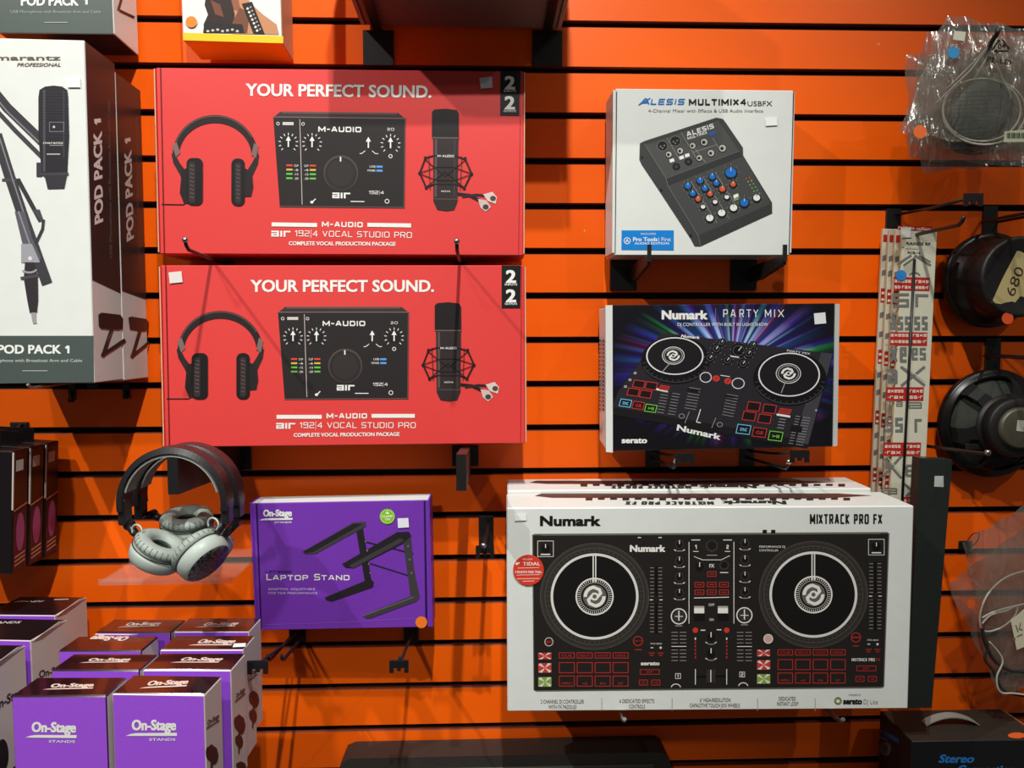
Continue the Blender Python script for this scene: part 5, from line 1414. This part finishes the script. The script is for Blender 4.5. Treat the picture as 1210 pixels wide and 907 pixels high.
# ------------------------------------------------------------------ striped card packs
def strips():
    card = mat('cream_card', (206, 202, 180), rough=0.5, noise=0.03, scale=80)
    edge = mat('brown_card_edge', (192, 178, 142), rough=0.8)
    red = (176, 40, 32); gy = (112, 114, 108)
    labs = ['cream card pack with grey and red print and blue dot, front of its stack', 'second cream card pack from the front, only its left margin showing', 'third cream card pack from the front, only its left margin showing', 'cream card pack at the back of its stack, nearest the wall']
    tl, tr_ = P(1060.5, 271, 0.085), P(1101.5, 273, 0.085)
    Wd = (tr_ - tl).length; L = 0.47
    first = None
    for i, lab in enumerate(labs):
        d = 0.085 - 0.0195 * i
        r = thing('card_pack', lab, 'pack', (tl.x + Wd / 2 - 0.0005 * i, -d, tl.z - L + 0.003 * i), (0, 0.018, 0), 'cream card packs on one hook')
        mb = MB(); mb.box((-Wd / 2, 0, 0), (Wd / 2, 0.0065, L), card, bevel=0.0006, mats={'left': edge, 'right': edge}); mb.build('card_sleeve', r)
        if first is None:
            first = r
            a = front(r).crop(1010, 210, 4.535)
            a.poly([(230, 256), (414, 260), (412, 288), (228, 278)], red, 1)
            a.text('raXess', (232, 272), (318, 276), (233, 258), (226, 222, 206), 0.02, 2); a.text('raXess', (330, 280), (408, 284), (331, 264), (226, 222, 206), 0.02, 2)
            a.text('RAXESS RF', (276, 358), (404, 362), (277, 344), BLACK, 0.02, 2); a.line([(252, 372), (262, 372)], 3, BLACK, 2); a.line([(270, 378), (340, 382)], 2, gy, 2); a.text('RCB-16', (282, 406), (350, 408), (283, 394), BLACK, 0.03, 2)
            a.line([(300, 416), (228, 464)], 12, gy, 1); a.line([(322, 426), (262, 468)], 9, gy, 1); a.line([(322, 416), (404, 468)], 12, gy, 1); a.line([(345, 416), (404, 450)], 8, gy, 1)
            a.arc(320, 524, 30, 20, 8, gy, 180, 360, 1)

            def band(y0, y1, slant=0):
                pass
            a.poly([(208, 530), (400, 534), (399, 606), (206, 602)], red, 1)
            for (y, t) in ((560, 'a)(ess'), (592, 'ss\u2022ra)(')):
                a.block('axess' if y == 560 else 'ss\u2022rax', (212, y), (300, y + 2), (212, y - 15), (226, 222, 206), .24, 2); a.block('raxe' if y == 560 else 'ess\u2022r', (324, y + 3), (396, y + 4), (324, y - 12), (226, 222, 206), .24, 2)
            a.block('s', (203, 694), (290, 694), (203, 618), gy, .2, 1, gap=.25); a.block('r', (324, 696), (394, 698), (324, 622), gy, .2, 1, gap=.25)
            a.block('ass', (188, 816), (298, 816), (188, 742), gy, .2, 1, gap=.25); a.block('ss', (318, 816), (390, 816), (318, 742), gy, .2, 1, gap=.25)
            a.poly([(188, 826), (388, 828), (386, 900), (186, 898)], red, 1)
            for y in (850, 884):
                a.block('axess', (192, y), (286, y + 1), (192, y - 15), (226, 222, 206), .24, 2); a.block('raxe' if y == 850 else 'ss\u2022r', (310, y + 1), (384, y + 1), (310, y - 14), (226, 222, 206), .24, 2)
            a.crop(1010, 400, 4.123)
            a.block('xe', (168, 116), (252, 116), (168, 40), gy, .2, 1, gap=.25); a.block('es', (276, 104), (346, 104), (276, 44), gy, .2, 1, gap=.25)
            a.block('a', (160, 220), (208, 220), (160, 150), gy, .2, 1, gap=.25); a.line([(226, 138), (338, 226)], 13, gy, 1); a.line([(338, 138), (228, 228)], 13, gy, 1); a.line([(250, 140), (338, 206)], 5, (206, 202, 180), 2)
            for (y0, x0, x1) in ((236, 152, 336), (505, 138, 322), (770, 232, 310)):
                a.poly([(x0, y0), (x1, y0), (x1 - 3, y0 + 66), (x0 - 3, y0 + 66)], red, 1)
                for k, t in enumerate(('axess', '\u2022rax')):
                    a.block(t if y0 != 770 else 's', (x0 + 8, y0 + 26 + 30 * k), (x0 + (84 if y0 != 770 else 20), y0 + 26 + 30 * k), (x0 + 8, y0 + 12 + 30 * k), (226, 222, 206), .24, 2)
                    a.block(('raxe', 'ss\u2022r')[k], (x1 - (70 if y0 != 770 else 48), y0 + 26 + 30 * k), (x1 - 6, y0 + 26 + 30 * k), (x1 - (70 if y0 != 770 else 48), y0 + 12 + 30 * k), (226, 222, 206), .24, 2)
            a.block('ra', (166, 330), (232, 330), (166, 304), gy, .2, 1, gap=.25); a.block('a', (262, 340), (326, 340), (262, 308), gy, .2, 1, gap=.25)
            a.block('ss', (146, 456), (234, 456), (146, 384), gy, .2, 1, gap=.25); a.block('r', (290, 456), (326, 456), (290, 390), gy, .2, 1, gap=.25)
            a.line([(146, 586), (224, 676)], 12, gy, 1); a.line([(226, 572), (134, 676)], 12, gy, 1); a.line([(160, 580), (222, 650)], 4, (206, 202, 180), 2); a.block('e', (246, 672), (310, 672), (246, 612), gy, .2, 1, gap=.25)
            a.block('a', (134, 756), (206, 756), (134, 726), gy, .2, 1, gap=.25); a.line([(240, 706), (308, 766)], 11, gy, 1); a.line([(308, 710), (250, 766)], 11, gy, 1)
            a.build('printed_pattern')
            sticker(r, [(243, 266), (298, 264), (300, 320), (245, 322)], (214, 212, 200), crop=(1010, 210, 4.535))
            sticker(r, (246, 523, 29), (48, 128, 196), name='price_dot', crop=(1010, 210, 4.535), label='blue dot sticker')
            # the dark rail showing through the slot
            I = mw(r).inverted()
            p0 = I @ P(1080.5, 306, 0.0862); p1 = I @ P(1066, 590, 0.0862)
            mb = MB(); mb.tube([Vector((p0.x, -0.0016, p0.z)), Vector((p1.x, -0.0016, p1.z))], 0.0022, m_black_metal, 6); mb.build('black_rail', r)
        else:
            a = front(r)
            X0 = -Wd / 2; Xm = X0 + 0.014
            for z in (0.462, 0.375, 0.372, 0.270, 0.165, 0.062):
                pass
            for j, z in enumerate((0.448, 0.345, 0.240, 0.135, 0.035)):
                hgt = 0.012 if j == 0 else 0.024
                a.mb.face([Vector((X0 + .0005, -.0005, z)), Vector((X0 + .030, -.0005, z)), Vector((X0 + .030, -.0005, z + hgt)), Vector((X0 + .0005, -.0005, z + hgt))], ink(red))
                for k in range(2):
                    zz = z + .003 + k * .011
                    if j: a.mb.face([Vector((X0 + .002, -.0007, zz)), Vector((X0 + .009, -.0007, zz)), Vector((X0 + .009, -.0007, zz + .004)), Vector((X0 + .002, -.0007, zz + .004))], ink((226, 222, 206)))
            for z in (0.415, 0.39, 0.318, 0.285, 0.215, 0.185, 0.11, 0.08):
                a.mb.face([Vector((X0 + .0005, -.0005, z)), Vector((X0 + .012, -.0005, z + .004)), Vector((X0 + .012, -.0005, z + .013)), Vector((X0 + .0005, -.0005, z + .009))], ink(gy))
            a.build('printed_pattern')


strips()

# long black panel beside them
pv = [P(1087, 541, 0.15), P(1125.5, 543, 0.15), P(1101, 836, 0.15), P(1072, 836, 0.15)]
blk = mat('black_lacquered_board', (34, 38, 35), rough=0.4, noise=0.08, scale=30)
ax = (pv[1] + pv[0]) / 2; bx = (pv[2] + pv[3]) / 2
r = thing('lacquered_board', 'long narrow black board standing between the white controller boxes and the clear bag', 'board', (bx.x, -0.15, bx.z))
mb = MB(); mb.prism([p - bx for p in pv], (0, 0.022, 0), blk); mb.build('board_body', r)
a = Art(r, (0, 0, 0), (0, -1, 0)).crop(1010, 400, 4.123); a.poly([(388, 668), (432, 668), (432, 722), (386, 720)], (186, 188, 184), 1); a.build('price_sticker')


# ------------------------------------------------------------------ bare loudspeakers
def speakers():
    blk = mat('black_stamped_steel', (20, 18, 18), rough=0.33, spec=0.6, metal=0.2)
    rub = mat('black_rubber_surround', (15, 14, 14), rough=0.6)
    armm = mat('black_pressed_arm', (19, 18, 18), rough=0.62, spec=0.3)
    cone = mat('grey_green_paper_cone', (50, 54, 46), rough=0.85, noise=0.12, scale=120)
    mag = mat('black_ceramic_magnet', (24, 22, 21), rough=0.5, noise=0.1, scale=90)
    zinc = mat('dull_zinc_plate', (96, 94, 78), rough=0.45, metal=0.5, noise=0.1, scale=60)
    toward = Matrix.Rotation(PI / 2, 4, 'X')           # lathe z -> towards the viewer
    # upper: smooth deep can
    c = P(1170, 331, 0.03)
    r = thing('loudspeaker', 'round black loudspeaker driver with cream tape on its back, upper of the two', 'loudspeaker', c, group='bare loudspeaker drivers')
    mb = MB(); mb.lathe([(0.060, -0.012), (0.076, -0.012), (0.081, -0.008), (0.0815, 0.000), (0.079, 0.003), (0.0745, 0.004)], blk, toward, 64); mb.build('frame_ring', r)
    mb = MB(); mb.lathe([(0.0745, 0.004), (0.0735, 0.012), (0.0710, 0.013), (0.0700, 0.022), (0.0680, 0.023), (0.0665, 0.034), (0.0645, 0.040)], blk, toward, 64); mb.build('basket', r)
    mb = MB(); mb.lathe([(0.0645, 0.038), (0.0655, 0.042), (0.0655, 0.072), (0.0640, 0.0755), (0.0605, 0.0765), (0.058, 0.0755), (0.0, 0.0755)], mag, toward, 64); mo = mb.build('magnet', r)
    a = Art(r, (0, -0.0755, 0), (0, -1, 0)).crop(1010, 210, 4.535)
    a.poly([(868, 392), (884, 392), (905, 404), (915, 640), (886, 634), (858, 668), (842, 662), (808, 668), (782, 676), (732, 668), (790, 540)], (186, 170, 118), 1)
    hw = (64, 40, 34)
    a.text('680', (852, 640), (908, 492), (806, 618), hw, 0.0, 2)
    a.build('masking_tape', 'cream tape with handwritten numbers')
    a = Art(r, (0, -0.0755, 0), (0, -1, 0)).crop(1010, 210, 4.535); a.ell(818, 753, 31, 31, (222, 84, 40), 1); a.build('price_dot', 'orange dot sticker')
    # lower: windowed basket with ring magnet
    c = P(1172, 500, 0.028)
    r = thing('loudspeaker', 'round black loudspeaker driver with open basket windows, lower of the two', 'loudspeaker', c, group='bare loudspeaker drivers')
    mb = MB(); mb.lathe([(0.072, -0.010), (0.090, -0.010), (0.0945, -0.006), (0.095, 0.002), (0.092, 0.006), (0.0875, 0.0065), (0.086, 0.011), (0.081, 0.012), (0.0795, 0.009)], blk, toward, 72); mb.build('frame_ring', r)
    mb = MB(); mb.lathe([(0.0795, 0.004), (0.06, 0.016), (0.042, 0.030), (0.034, 0.036)], cone, toward, 60); mb.build('paper_cone', r)
    for k in range(6):
        t = math.radians(12 + 60 * k); mb = MB()
        e = Vector((math.cos(t), 0, math.sin(t))); s = Vector((-math.sin(t), 0, math.cos(t))); f = Vector((0, -1, 0))
        pr = [(0.084, 0.008, 0.0150), (0.078, 0.026, 0.0115), (0.066, 0.036, 0.0095), (0.050, 0.041, 0.0125)]
        for (r0, y0, w0), (r1, y1, w1) in zip(pr[:-1], pr[1:]):
            A = [e * r0 + s * w0 + f * y0, e * r0 - s * w0 + f * y0, e * r1 - s * w1 + f * y1, e * r1 + s * w1 + f * y1]
            mb.face(A, armm); B = [p - f * 0.003 for p in A]; mb.face(list(reversed(B)), armm)
            for i in (1, 3):
                j = (i + 1) % 4; mb.face([A[i], B[i], B[j], A[j]], armm)
        mb.build('basket_arm', r)
    mb = MB(); mb.lathe([(0.030, 0.036), (0.054, 0.0385), (0.0545, 0.0415), (0.0490, 0.0425), (0.0485, 0.046), (0.0490, 0.047), (0.0490, 0.064), (0.0470, 0.066), (0.034, 0.0665)], mag, toward, 60); mb.build('magnet', r)
    mb = MB(); mb.lathe([(0.0345, 0.0660), (0.0335, 0.0735), (0.0300, 0.0745), (0.0, 0.0745)], zinc, toward, 48); mb.build('back_plate', r)
    a = Art(r, (0, -0.0745, 0), (0, -1, 0)).crop(1010, 400, 4.123); a.poly([(792, 396), (836, 398), (832, 454), (786, 448)], (190, 192, 180), 1); a.build('price_sticker')
    mb = MB(); t = math.radians(215); e = Vector((math.cos(t) * .062, -0.034, math.sin(t) * .062)); mb.box(e - Vector((.016, .001, .005)), e + Vector((.016, .002, .005)), mag, bevel=0.001); mb.build('terminal_strip', r)


speakers()


# ------------------------------------------------------------------ clear bags with cables
film = bpy.data.materials.new('clear_crinkled_film'); film.use_nodes = True
nt = film.node_tree; nt.nodes.remove(nt.nodes['Principled BSDF']); out = nt.nodes['Material Output']
tr = nt.nodes.new('ShaderNodeBsdfTransparent'); tr.inputs[0].default_value = (0.88, 0.87, 0.84, 1)
gl = nt.nodes.new('ShaderNodeBsdfGlossy'); gl.inputs['Roughness'].default_value = 0.16; gl.inputs['Color'].default_value = (0.9, 0.9, 0.88, 1)
df = nt.nodes.new('ShaderNodeBsdfDiffuse'); df.inputs[0].default_value = (0.36, 0.35, 0.30, 1)
tc = nt.nodes.new('ShaderNodeTexCoord'); nz = nt.nodes.new('ShaderNodeTexNoise'); nz.inputs['Scale'].default_value = 15; nz.inputs['Detail'].default_value = 2.5; nz.inputs['Distortion'].default_value = 2.2
bp = nt.nodes.new('ShaderNodeBump'); bp.inputs['Strength'].default_value = 0.8; bp.inputs['Distance'].default_value = 0.01
L = nt.links; mp = nt.nodes.new('ShaderNodeMapping'); mp.inputs['Rotation'].default_value = (0, 0.7, 0); mp.inputs['Scale'].default_value = (2.4, 1, 0.55); L.new(tc.outputs['Object'], mp.inputs['Vector']); L.new(mp.outputs['Vector'], nz.inputs['Vector']); L.new(nz.outputs['Fac'], bp.inputs['Height']); L.new(bp.outputs['Normal'], gl.inputs['Normal']); L.new(bp.outputs['Normal'], df.inputs['Normal'])
m1 = nt.nodes.new('ShaderNodeMixShader'); m1.inputs[0].default_value = 0.45; L.new(df.outputs[0], m1.inputs[1]); L.new(gl.outputs[0], m1.inputs[2])
m2 = nt.nodes.new('ShaderNodeMixShader'); m2.inputs[0].default_value = 0.24; L.new(tr.outputs[0], m2.inputs[1]); L.new(m1.outputs[0], m2.inputs[2]); L.new(m2.outputs[0], out.inputs['Surface'])
m_pouch = mat('grey_netted_pouch', (62, 66, 60), rough=0.6, noise=0.35, scale=220)
m_cable = mat('pale_cable', (176, 174, 160), rough=0.4); m_dcable = mat('dark_cable', (44, 42, 40), rough=0.45)


def film_bag(root, corners, d, bulge, seed, name='plastic_film', gap=0.010):
    """two crinkled sheets joined at the edges; corners TL TR BR BL as pixels"""
    rnd = random.Random(seed); I = mw(root).inverted()
    C = [I @ P(x, y, d) for x, y in corners]
    n = 40; ph = [rnd.uniform(0, 6.28) for _ in range(10)]
    for side in (0, 1):
        mb = MB(); g = []
        for j in range(n + 1):
            row = []
            for i in range(n + 1):
                u, v = i / n, j / n
                p = C[0].lerp(C[1], u).lerp(C[3].lerp(C[2], u), v)
                e = min(1, 5 * min(u, 1 - u, v, 1 - v))
                w_ = (math.sin(7 * u + 3 * v + ph[0]) + math.sin(13 * v - 5 * u + ph[1]) + .6 * math.sin(21 * u + 9 * v + ph[2]) + .5 * math.sin(31 * (u - v) + ph[3]) + .45 * abs(math.sin(23 * (u + .6 * v) + ph[6])) + .4 * abs(math.sin(37 * v - 11 * u + ph[7]))) * .25
                p = p + Vector((0.0022 * math.sin(17 * v + ph[4]) * (1 - e), 0, 0.0022 * math.sin(19 * u + ph[5]) * (1 - e)))
                p.y += (-bulge * e * (0.7 + .5 * w_) if side == 0 else gap * e * (.6 + .4 * w_)) + 0.003 * w_
                row.append(mb.bm.verts.new(p))
            g.append(row)
        for j in range(n):
            for i in range(n):
                f = mb.bm.faces.new((g[j][i], g[j][i + 1], g[j + 1][i + 1], g[j + 1][i])); f.smooth = True; f.material_index = mb.mi(film)
        mb.build(name, root, recalc=False)


def flat(root, pts, d, m, name, thick=0.0006):
    I = mw(root).inverted(); mb = MB(); mb.prism([I @ P(x, y, d) for x, y in pts], (0, thick, 0), ink(m) if isinstance(m, tuple) else m)
    return mb.build(name, root)


def upper_bags():
    k = 4.124; K = lambda x, y: (1000 + x / k, y / k)
    specs = [('clear bag with cable, blue and orange dots, front of the upper bags', [(1117, 17), (1232, 38), (1222, 182), (1064, 155)], 0.200),
             ('clear crinkled bag second from the front of the upper bags', [(1094, 36), (1228, 44), (1226, 186), (1071, 170)], 0.162),
             ('clear crinkled bag third from the front of the upper bags', [(1070, 66), (1226, 50), (1230, 196), (1076, 188)], 0.124),
             ('clear crinkled bag nearest the wall among the upper bags', [(1082, 70), (1222, 60), (1222, 192), (1088, 204)], 0.086)]
    for i, (lab, cor, d) in enumerate(specs):
        c = P(*cor[3], d); r = thing('cable_bag', lab, 'bag', c, group='clear bags of cable, upper right')
        film_bag(r, cor, d, 0.014, 20 + i)
        I = mw(r).inverted()
        cx, cy = (1160, 130) if i == 0 else (1160 - 4 * i, 132 + 5 * i)
        mb = MB()
        n = 40
        for q in range(2):
            pts = [I @ P(cx + (46 + 3 * q - 6 * (i > 0)) * math.cos(t) + 3 * q, cy + (37 + 2 * q - 6 * (i > 0)) * math.sin(t) + 2 * q, d - 0.0005 * q) for t in [2 * PI * z / n for z in range(n)]]
            mb.tube(pts, 0.0017, m_cable if i == 0 else m_dcable, 6, closed=True)
        mb.build('coiled_cable', r)
        mb = MB(); M = align(I @ P(cx + 1, cy, d), (0, -1, 0))
        mb.lathe([(0, 0.003), (0.035, 0.0025), (0.050, 0.001), (0.052, -0.001), (0.035, -0.003), (0, -0.003)], m_pouch, M @ Matrix.Diagonal((1.0, .78, 1, 1)), 40); mb.build('netted_pouch', r)
        if i: continue
        mb = MB()
        for pts in ([(1176, 44), (1158, 66), (1140, 84), (1120, 104)], [(1178, 46), (1164, 72), (1152, 92)], [(1178, 48), (1176, 72), (1184, 92), (1192, 106), (1196, 118)], [(1172, 50), (1146, 84), (1106, 122)]):
            mb.tube([I @ P(x, y, d + 0.006) for x, y in pts], 0.0013, m_cable, 6)
        mb.build('cable_leads', r)
        flat(r, [K(528, 150), K(583, 155), K(576, 200), K(521, 192)], d + 0.018, (206, 206, 184), 'price_sticker')
        for (x, y, rr, col, nm) in ((523, 255, 29, (56, 138, 190), 'blue_dot'), (360, 642, 32, (226, 104, 52), 'orange_dot')):
            o = flat(r, [(K(x, y)[0] + rr / k * math.cos(t), K(x, y)[1] + rr / k * math.sin(t)) for t in [2 * PI * z / 28 for z in range(28)]], d + 0.018, col, 'price_dot')
            o['label'] = nm.replace('_', ' ') + ' sticker'
        o = flat(r, [K(772, 640), K(905, 628), K(905, 690), K(768, 692)], d + 0.018, (176, 180, 152), 'barcode_label')
        a = Art(r, I @ P(*K(830, 660), d + 0.0185), (0, -1, 0)).crop(1000, 0, k)
        x = 782
        for z in range(14):
            w_ = (3, 6, 2, 4, 7, 3)[z % 6]; a.rect(x, 646, x + w_, 672, (40, 42, 36), 1); x += w_ + 4
        a.build('barcode'); a = Art(r, I @ P(*K(830, 660), d + 0.0185), (0, -1, 0))
        # recycling mark and plastic code printed on the film
        blk_ = (24, 22, 20)
        a.crop(1000, 0, k)
        T = [(752, 186), (800, 250), (706, 250)]
        for z in range(3):
            p, q = T[z], T[(z + 1) % 3]; s = lambda f: (p[0] + (q[0] - p[0]) * f, p[1] + (q[1] - p[1]) * f)
            a.line([s(.12), s(.72)], 8, blk_, 1)
            e = s(.92); m = s(.70); nx, ny = -(q[1] - p[1]), (q[0] - p[0]); Ln = math.hypot(nx, ny); nx, ny = nx / Ln * 11, ny / Ln * 11
            a.poly([(m[0] + nx, m[1] + ny), e, (m[0] - nx, m[1] - ny)], blk_, 1)
        a.text('04', (738, 240), (776, 234), (736, 216), blk_, 0.02, 1)
        a.text('PE-LD', (682, 300), (802, 318), (684, 276), blk_, 0.02, 1)
        for z in range(11):
            y = 446 + z * 20; a.line([(520 + (z % 3) * 12, y + 8), (740 - (z % 4) * 16, y)], 2, (52, 54, 50), 1)
        a.build('film_print')
        

upper_bags()


def lower_bag():
    c = P(1160, 760, 0.12); r = thing('cable_bag', 'clear bag with looped cable and handwritten tag, at the right edge below the loudspeakers', 'bag', c)
    film_bag(r, [(1136, 641), (1212, 596), (1290, 790), (1186, 822)], 0.10, 0.016, 77); film_bag(r, [(1119, 690), (1222, 612), (1290, 800), (1180, 816)], 0.094, 0.010, 78, 'film_fold')
    I = mw(r).inverted(); k = 2.861; K = lambda x, y, d=0.108: I @ P(1010 + x / k, 590 + y / k, d)

    def smooth(pts, n=6):
        o = []
        for i in range(len(pts) - 1):
            p0, p1, p2, p3 = pts[max(i - 1, 0)], pts[i], pts[i + 1], pts[min(i + 2, len(pts) - 1)]
            for s in range(n):
                t = s / n; o.append(tuple(.5 * (2 * p1[j] + (p2[j] - p0[j]) * t + (2 * p0[j] - 5 * p1[j] + 4 * p2[j] - p3[j]) * t * t + (3 * p1[j] - p0[j] - 3 * p2[j] + p3[j]) * t ** 3) for j in (0, 1)))
        return o + [pts[-1]]
    mb = MB()
    mb.tube([K(*p) for p in smooth([(640, 230), (560, 245), (500, 270), (450, 320), (425, 380), (425, 430), (450, 446), (500, 430), (540, 395), (548, 360), (510, 376), (460, 390), (430, 420)])], 0.0016, m_cable, 7)
    mb.tube([K(*p) for p in smooth([(430, 400), (470, 380), (540, 360), (640, 340)])], 0.0016, m_cable, 7)
    mb.build('pale_cable', r)
    mb = MB()
    mb.tube([K(*p) for p in smooth([(430, 430), (440, 480), (470, 540), (520, 575), (560, 580), (640, 600)])], 0.0030, m_dcable, 7)
    mb.tube([K(*p) for p in smooth([(440, 470), (450, 500), (440, 540), (470, 580), (500, 640), (560, 662), (640, 670)])], 0.0022, m_dcable, 7)
    mb.tube([K(*p, 0.112) for p in smooth([(455, 480), (500, 540), (480, 600), (492, 650), (540, 655), (640, 668)])], 0.0015, m_cable, 7)
    mb.build('dark_cable', r)
    o = flat(r, [(1010 + x / k, 590 + y / k) for x, y in ((528, 410), (590, 356), (640, 470), (548, 508))], 0.122, (206, 200, 172), 'paper_tag'); o['label'] = 'cream tag with handwriting'
    a = Art(r, I @ P(1200, 750, 0.1226), (0, -1, 0)).crop(1010, 590, k); hw = (70, 60, 50)
    a.line([(544, 424), (552, 446)], 2.4, hw, 1); a.line([(560, 416), (556, 436), (566, 440)], 2.4, hw, 1); a.line([(548, 462), (566, 454)], 2.4, hw, 1); a.arc(538, 470, 5, 5, 2, (150, 110, 60), layer=1)
    a.build('tag_writing')
    o = flat(r, [(1147.5 + 4.8 * math.cos(t), 713 + 4.8 * math.sin(t)) for t in [2 * PI * z / 24 for z in range(24)]], 0.118, (230, 96, 40), 'price_dot'); o['label'] = 'orange dot sticker'


lower_bag()


# ------------------------------------------------------------------ black carton with a carrying handle
def handle_box():
    bk = mat('black_coated_card', (20, 19, 20), rough=0.45, noise=0.1, scale=60)
    r = carton('converter_box', 'black box with pale carrying handle at the bottom right corner', 'box',
               (0.7972, 0.1400, -0.8566, -0.0076, 0, 0, 0.2165, 0.2000, 0.1020), {'front': bk, 'top': mat('black_matt_lid', (44, 42, 36), 0.55, noise=0.08, scale=60)})
    W, H, T = 0.2165, 0.2, 0.102
    a = front(r).crop(1010, 590, 2.861); bl = (44, 120, 190)
    a.text('Stereo', (282, 888), (400, 888), (290, 862), bl, 0.04, 1); a.text('Connection', (342, 926), (536, 926), (350, 898), bl, 0.04, 1)
    a.build('printed_lettering')
    a = Art(r, (-W / 2, 0, 0), (-1, 0, 0)).crop(1010, 590, 2.861)
    a.text('2D RECORDER', (84, 786), (150, 824), (84, 772), bl, 0.02, 1); a.ell(104, 842, 22, 26, (70, 70, 66), 1); a.arc(104, 842, 16, 20, 3, (110, 110, 104), layer=2); a.line([(80, 800), (110, 812)], 3, bl, 1)
    a.build('side_print')
    hm = mat('milky_plastic', (150, 150, 142), rough=0.4)
    mb = MB(); I = mw(r).inverted(); y0 = 0.052; pts = []
    for k in range(13):
        t = k / 12; pts.append(Vector((-0.058 + 0.090 * t, y0, H + 0.0012 + 0.014 * math.sin(PI * t) ** .8)))
    n = len(pts); A = []
    for p in pts:
        w_ = 0.0085 if True else 0
        A.append([mb.bm.verts.new(p + Vector((0, -w_, 0))), mb.bm.verts.new(p + Vector((0, w_, 0))), mb.bm.verts.new(p + Vector((0, w_, .0018))), mb.bm.verts.new(p + Vector((0, -w_, .0018)))])
    for i in range(n - 1):
        for j in range(4):
            mb.bm.faces.new((A[i][j], A[i][(j + 1) % 4], A[i + 1][(j + 1) % 4], A[i + 1][j])).material_index = mb.mi(hm)
    mb.bm.faces.new(A[0]); mb.bm.faces.new(A[-1]); mb.build('carrying_handle', r)
    a = Art(r, (0, 0, H), (0, 0, 1)).crop(1010, 590, 2.861); a.ell(548, 798, 30, 10, (226, 100, 44), 2); a.build('price_dot', 'orange dot sticker')
    a = Art(r, (0, 0, H), (0, 0, 1)).crop(1010, 590, 2.861); a.line([(490, 706), (574, 762)], 3, (150, 120, 84), 2); a.build('lid_seam')


handle_box()
mb = MB(); mb.box((0.66, -0.25, ZC - 0.875), (0.95, 0.0, ZC - 0.857), MATS['black_shelf'], bevel=0.001); tag(mb.build('display_ledge_2'), kind='structure')  # unseen ledge under the handled box, below the frame


# ------------------------------------------------------------------ black moulded case along the bottom edge
def case():
    m = mat('black_moulded_case', (46, 41, 36), rough=0.55, noise=0.12, scale=200, bump=0.1)
    lt = mat('case_rib', (66, 62, 54), rough=0.5)
    tl, tr_ = P(407, 896, 0.06), P(787, 893, 0.06)
    Wd = tr_.x - tl.x; z = tl.z
    r = thing('equipment_case', 'black moulded case with rounded corners along the bottom edge', 'case', ((tl.x + tr_.x) / 2, -0.06, z - 0.13))
    h = 0.13; W2 = Wd / 2
    pr = [(-W2 - 0.02, 0), (W2 + 0.02, 0), (W2 + 0.012, h - 0.030), (W2 + 0.002, h - 0.006), (W2 - 0.008, h), (-W2 + 0.010, h), (-W2 - 0.004, h - 0.006), (-W2 - 0.014, h - 0.030)]
    mb = MB(); mb.prism([(x, 0, zz) for x, zz in pr], (0, 0.055, 0), m); mb.build('case_body', r)
    for k in range(2):
        mb = MB(); mb.box((-W2 + 0.016, -0.004, h - 0.028 - 0.03 * k), (W2 - 0.02, 0.002, h - 0.020 - 0.03 * k), lt, bevel=0.0015); mb.build('raised_rib', r)


case()
mb = MB(); mb.box((-0.28, -0.20, ZC - 0.860), (0.33, 0.0, ZC - 0.8455), MATS['black_shelf'], bevel=0.001); tag(mb.build('display_ledge_3'), kind='structure')  # unseen ledge under the moulded case, below the frame
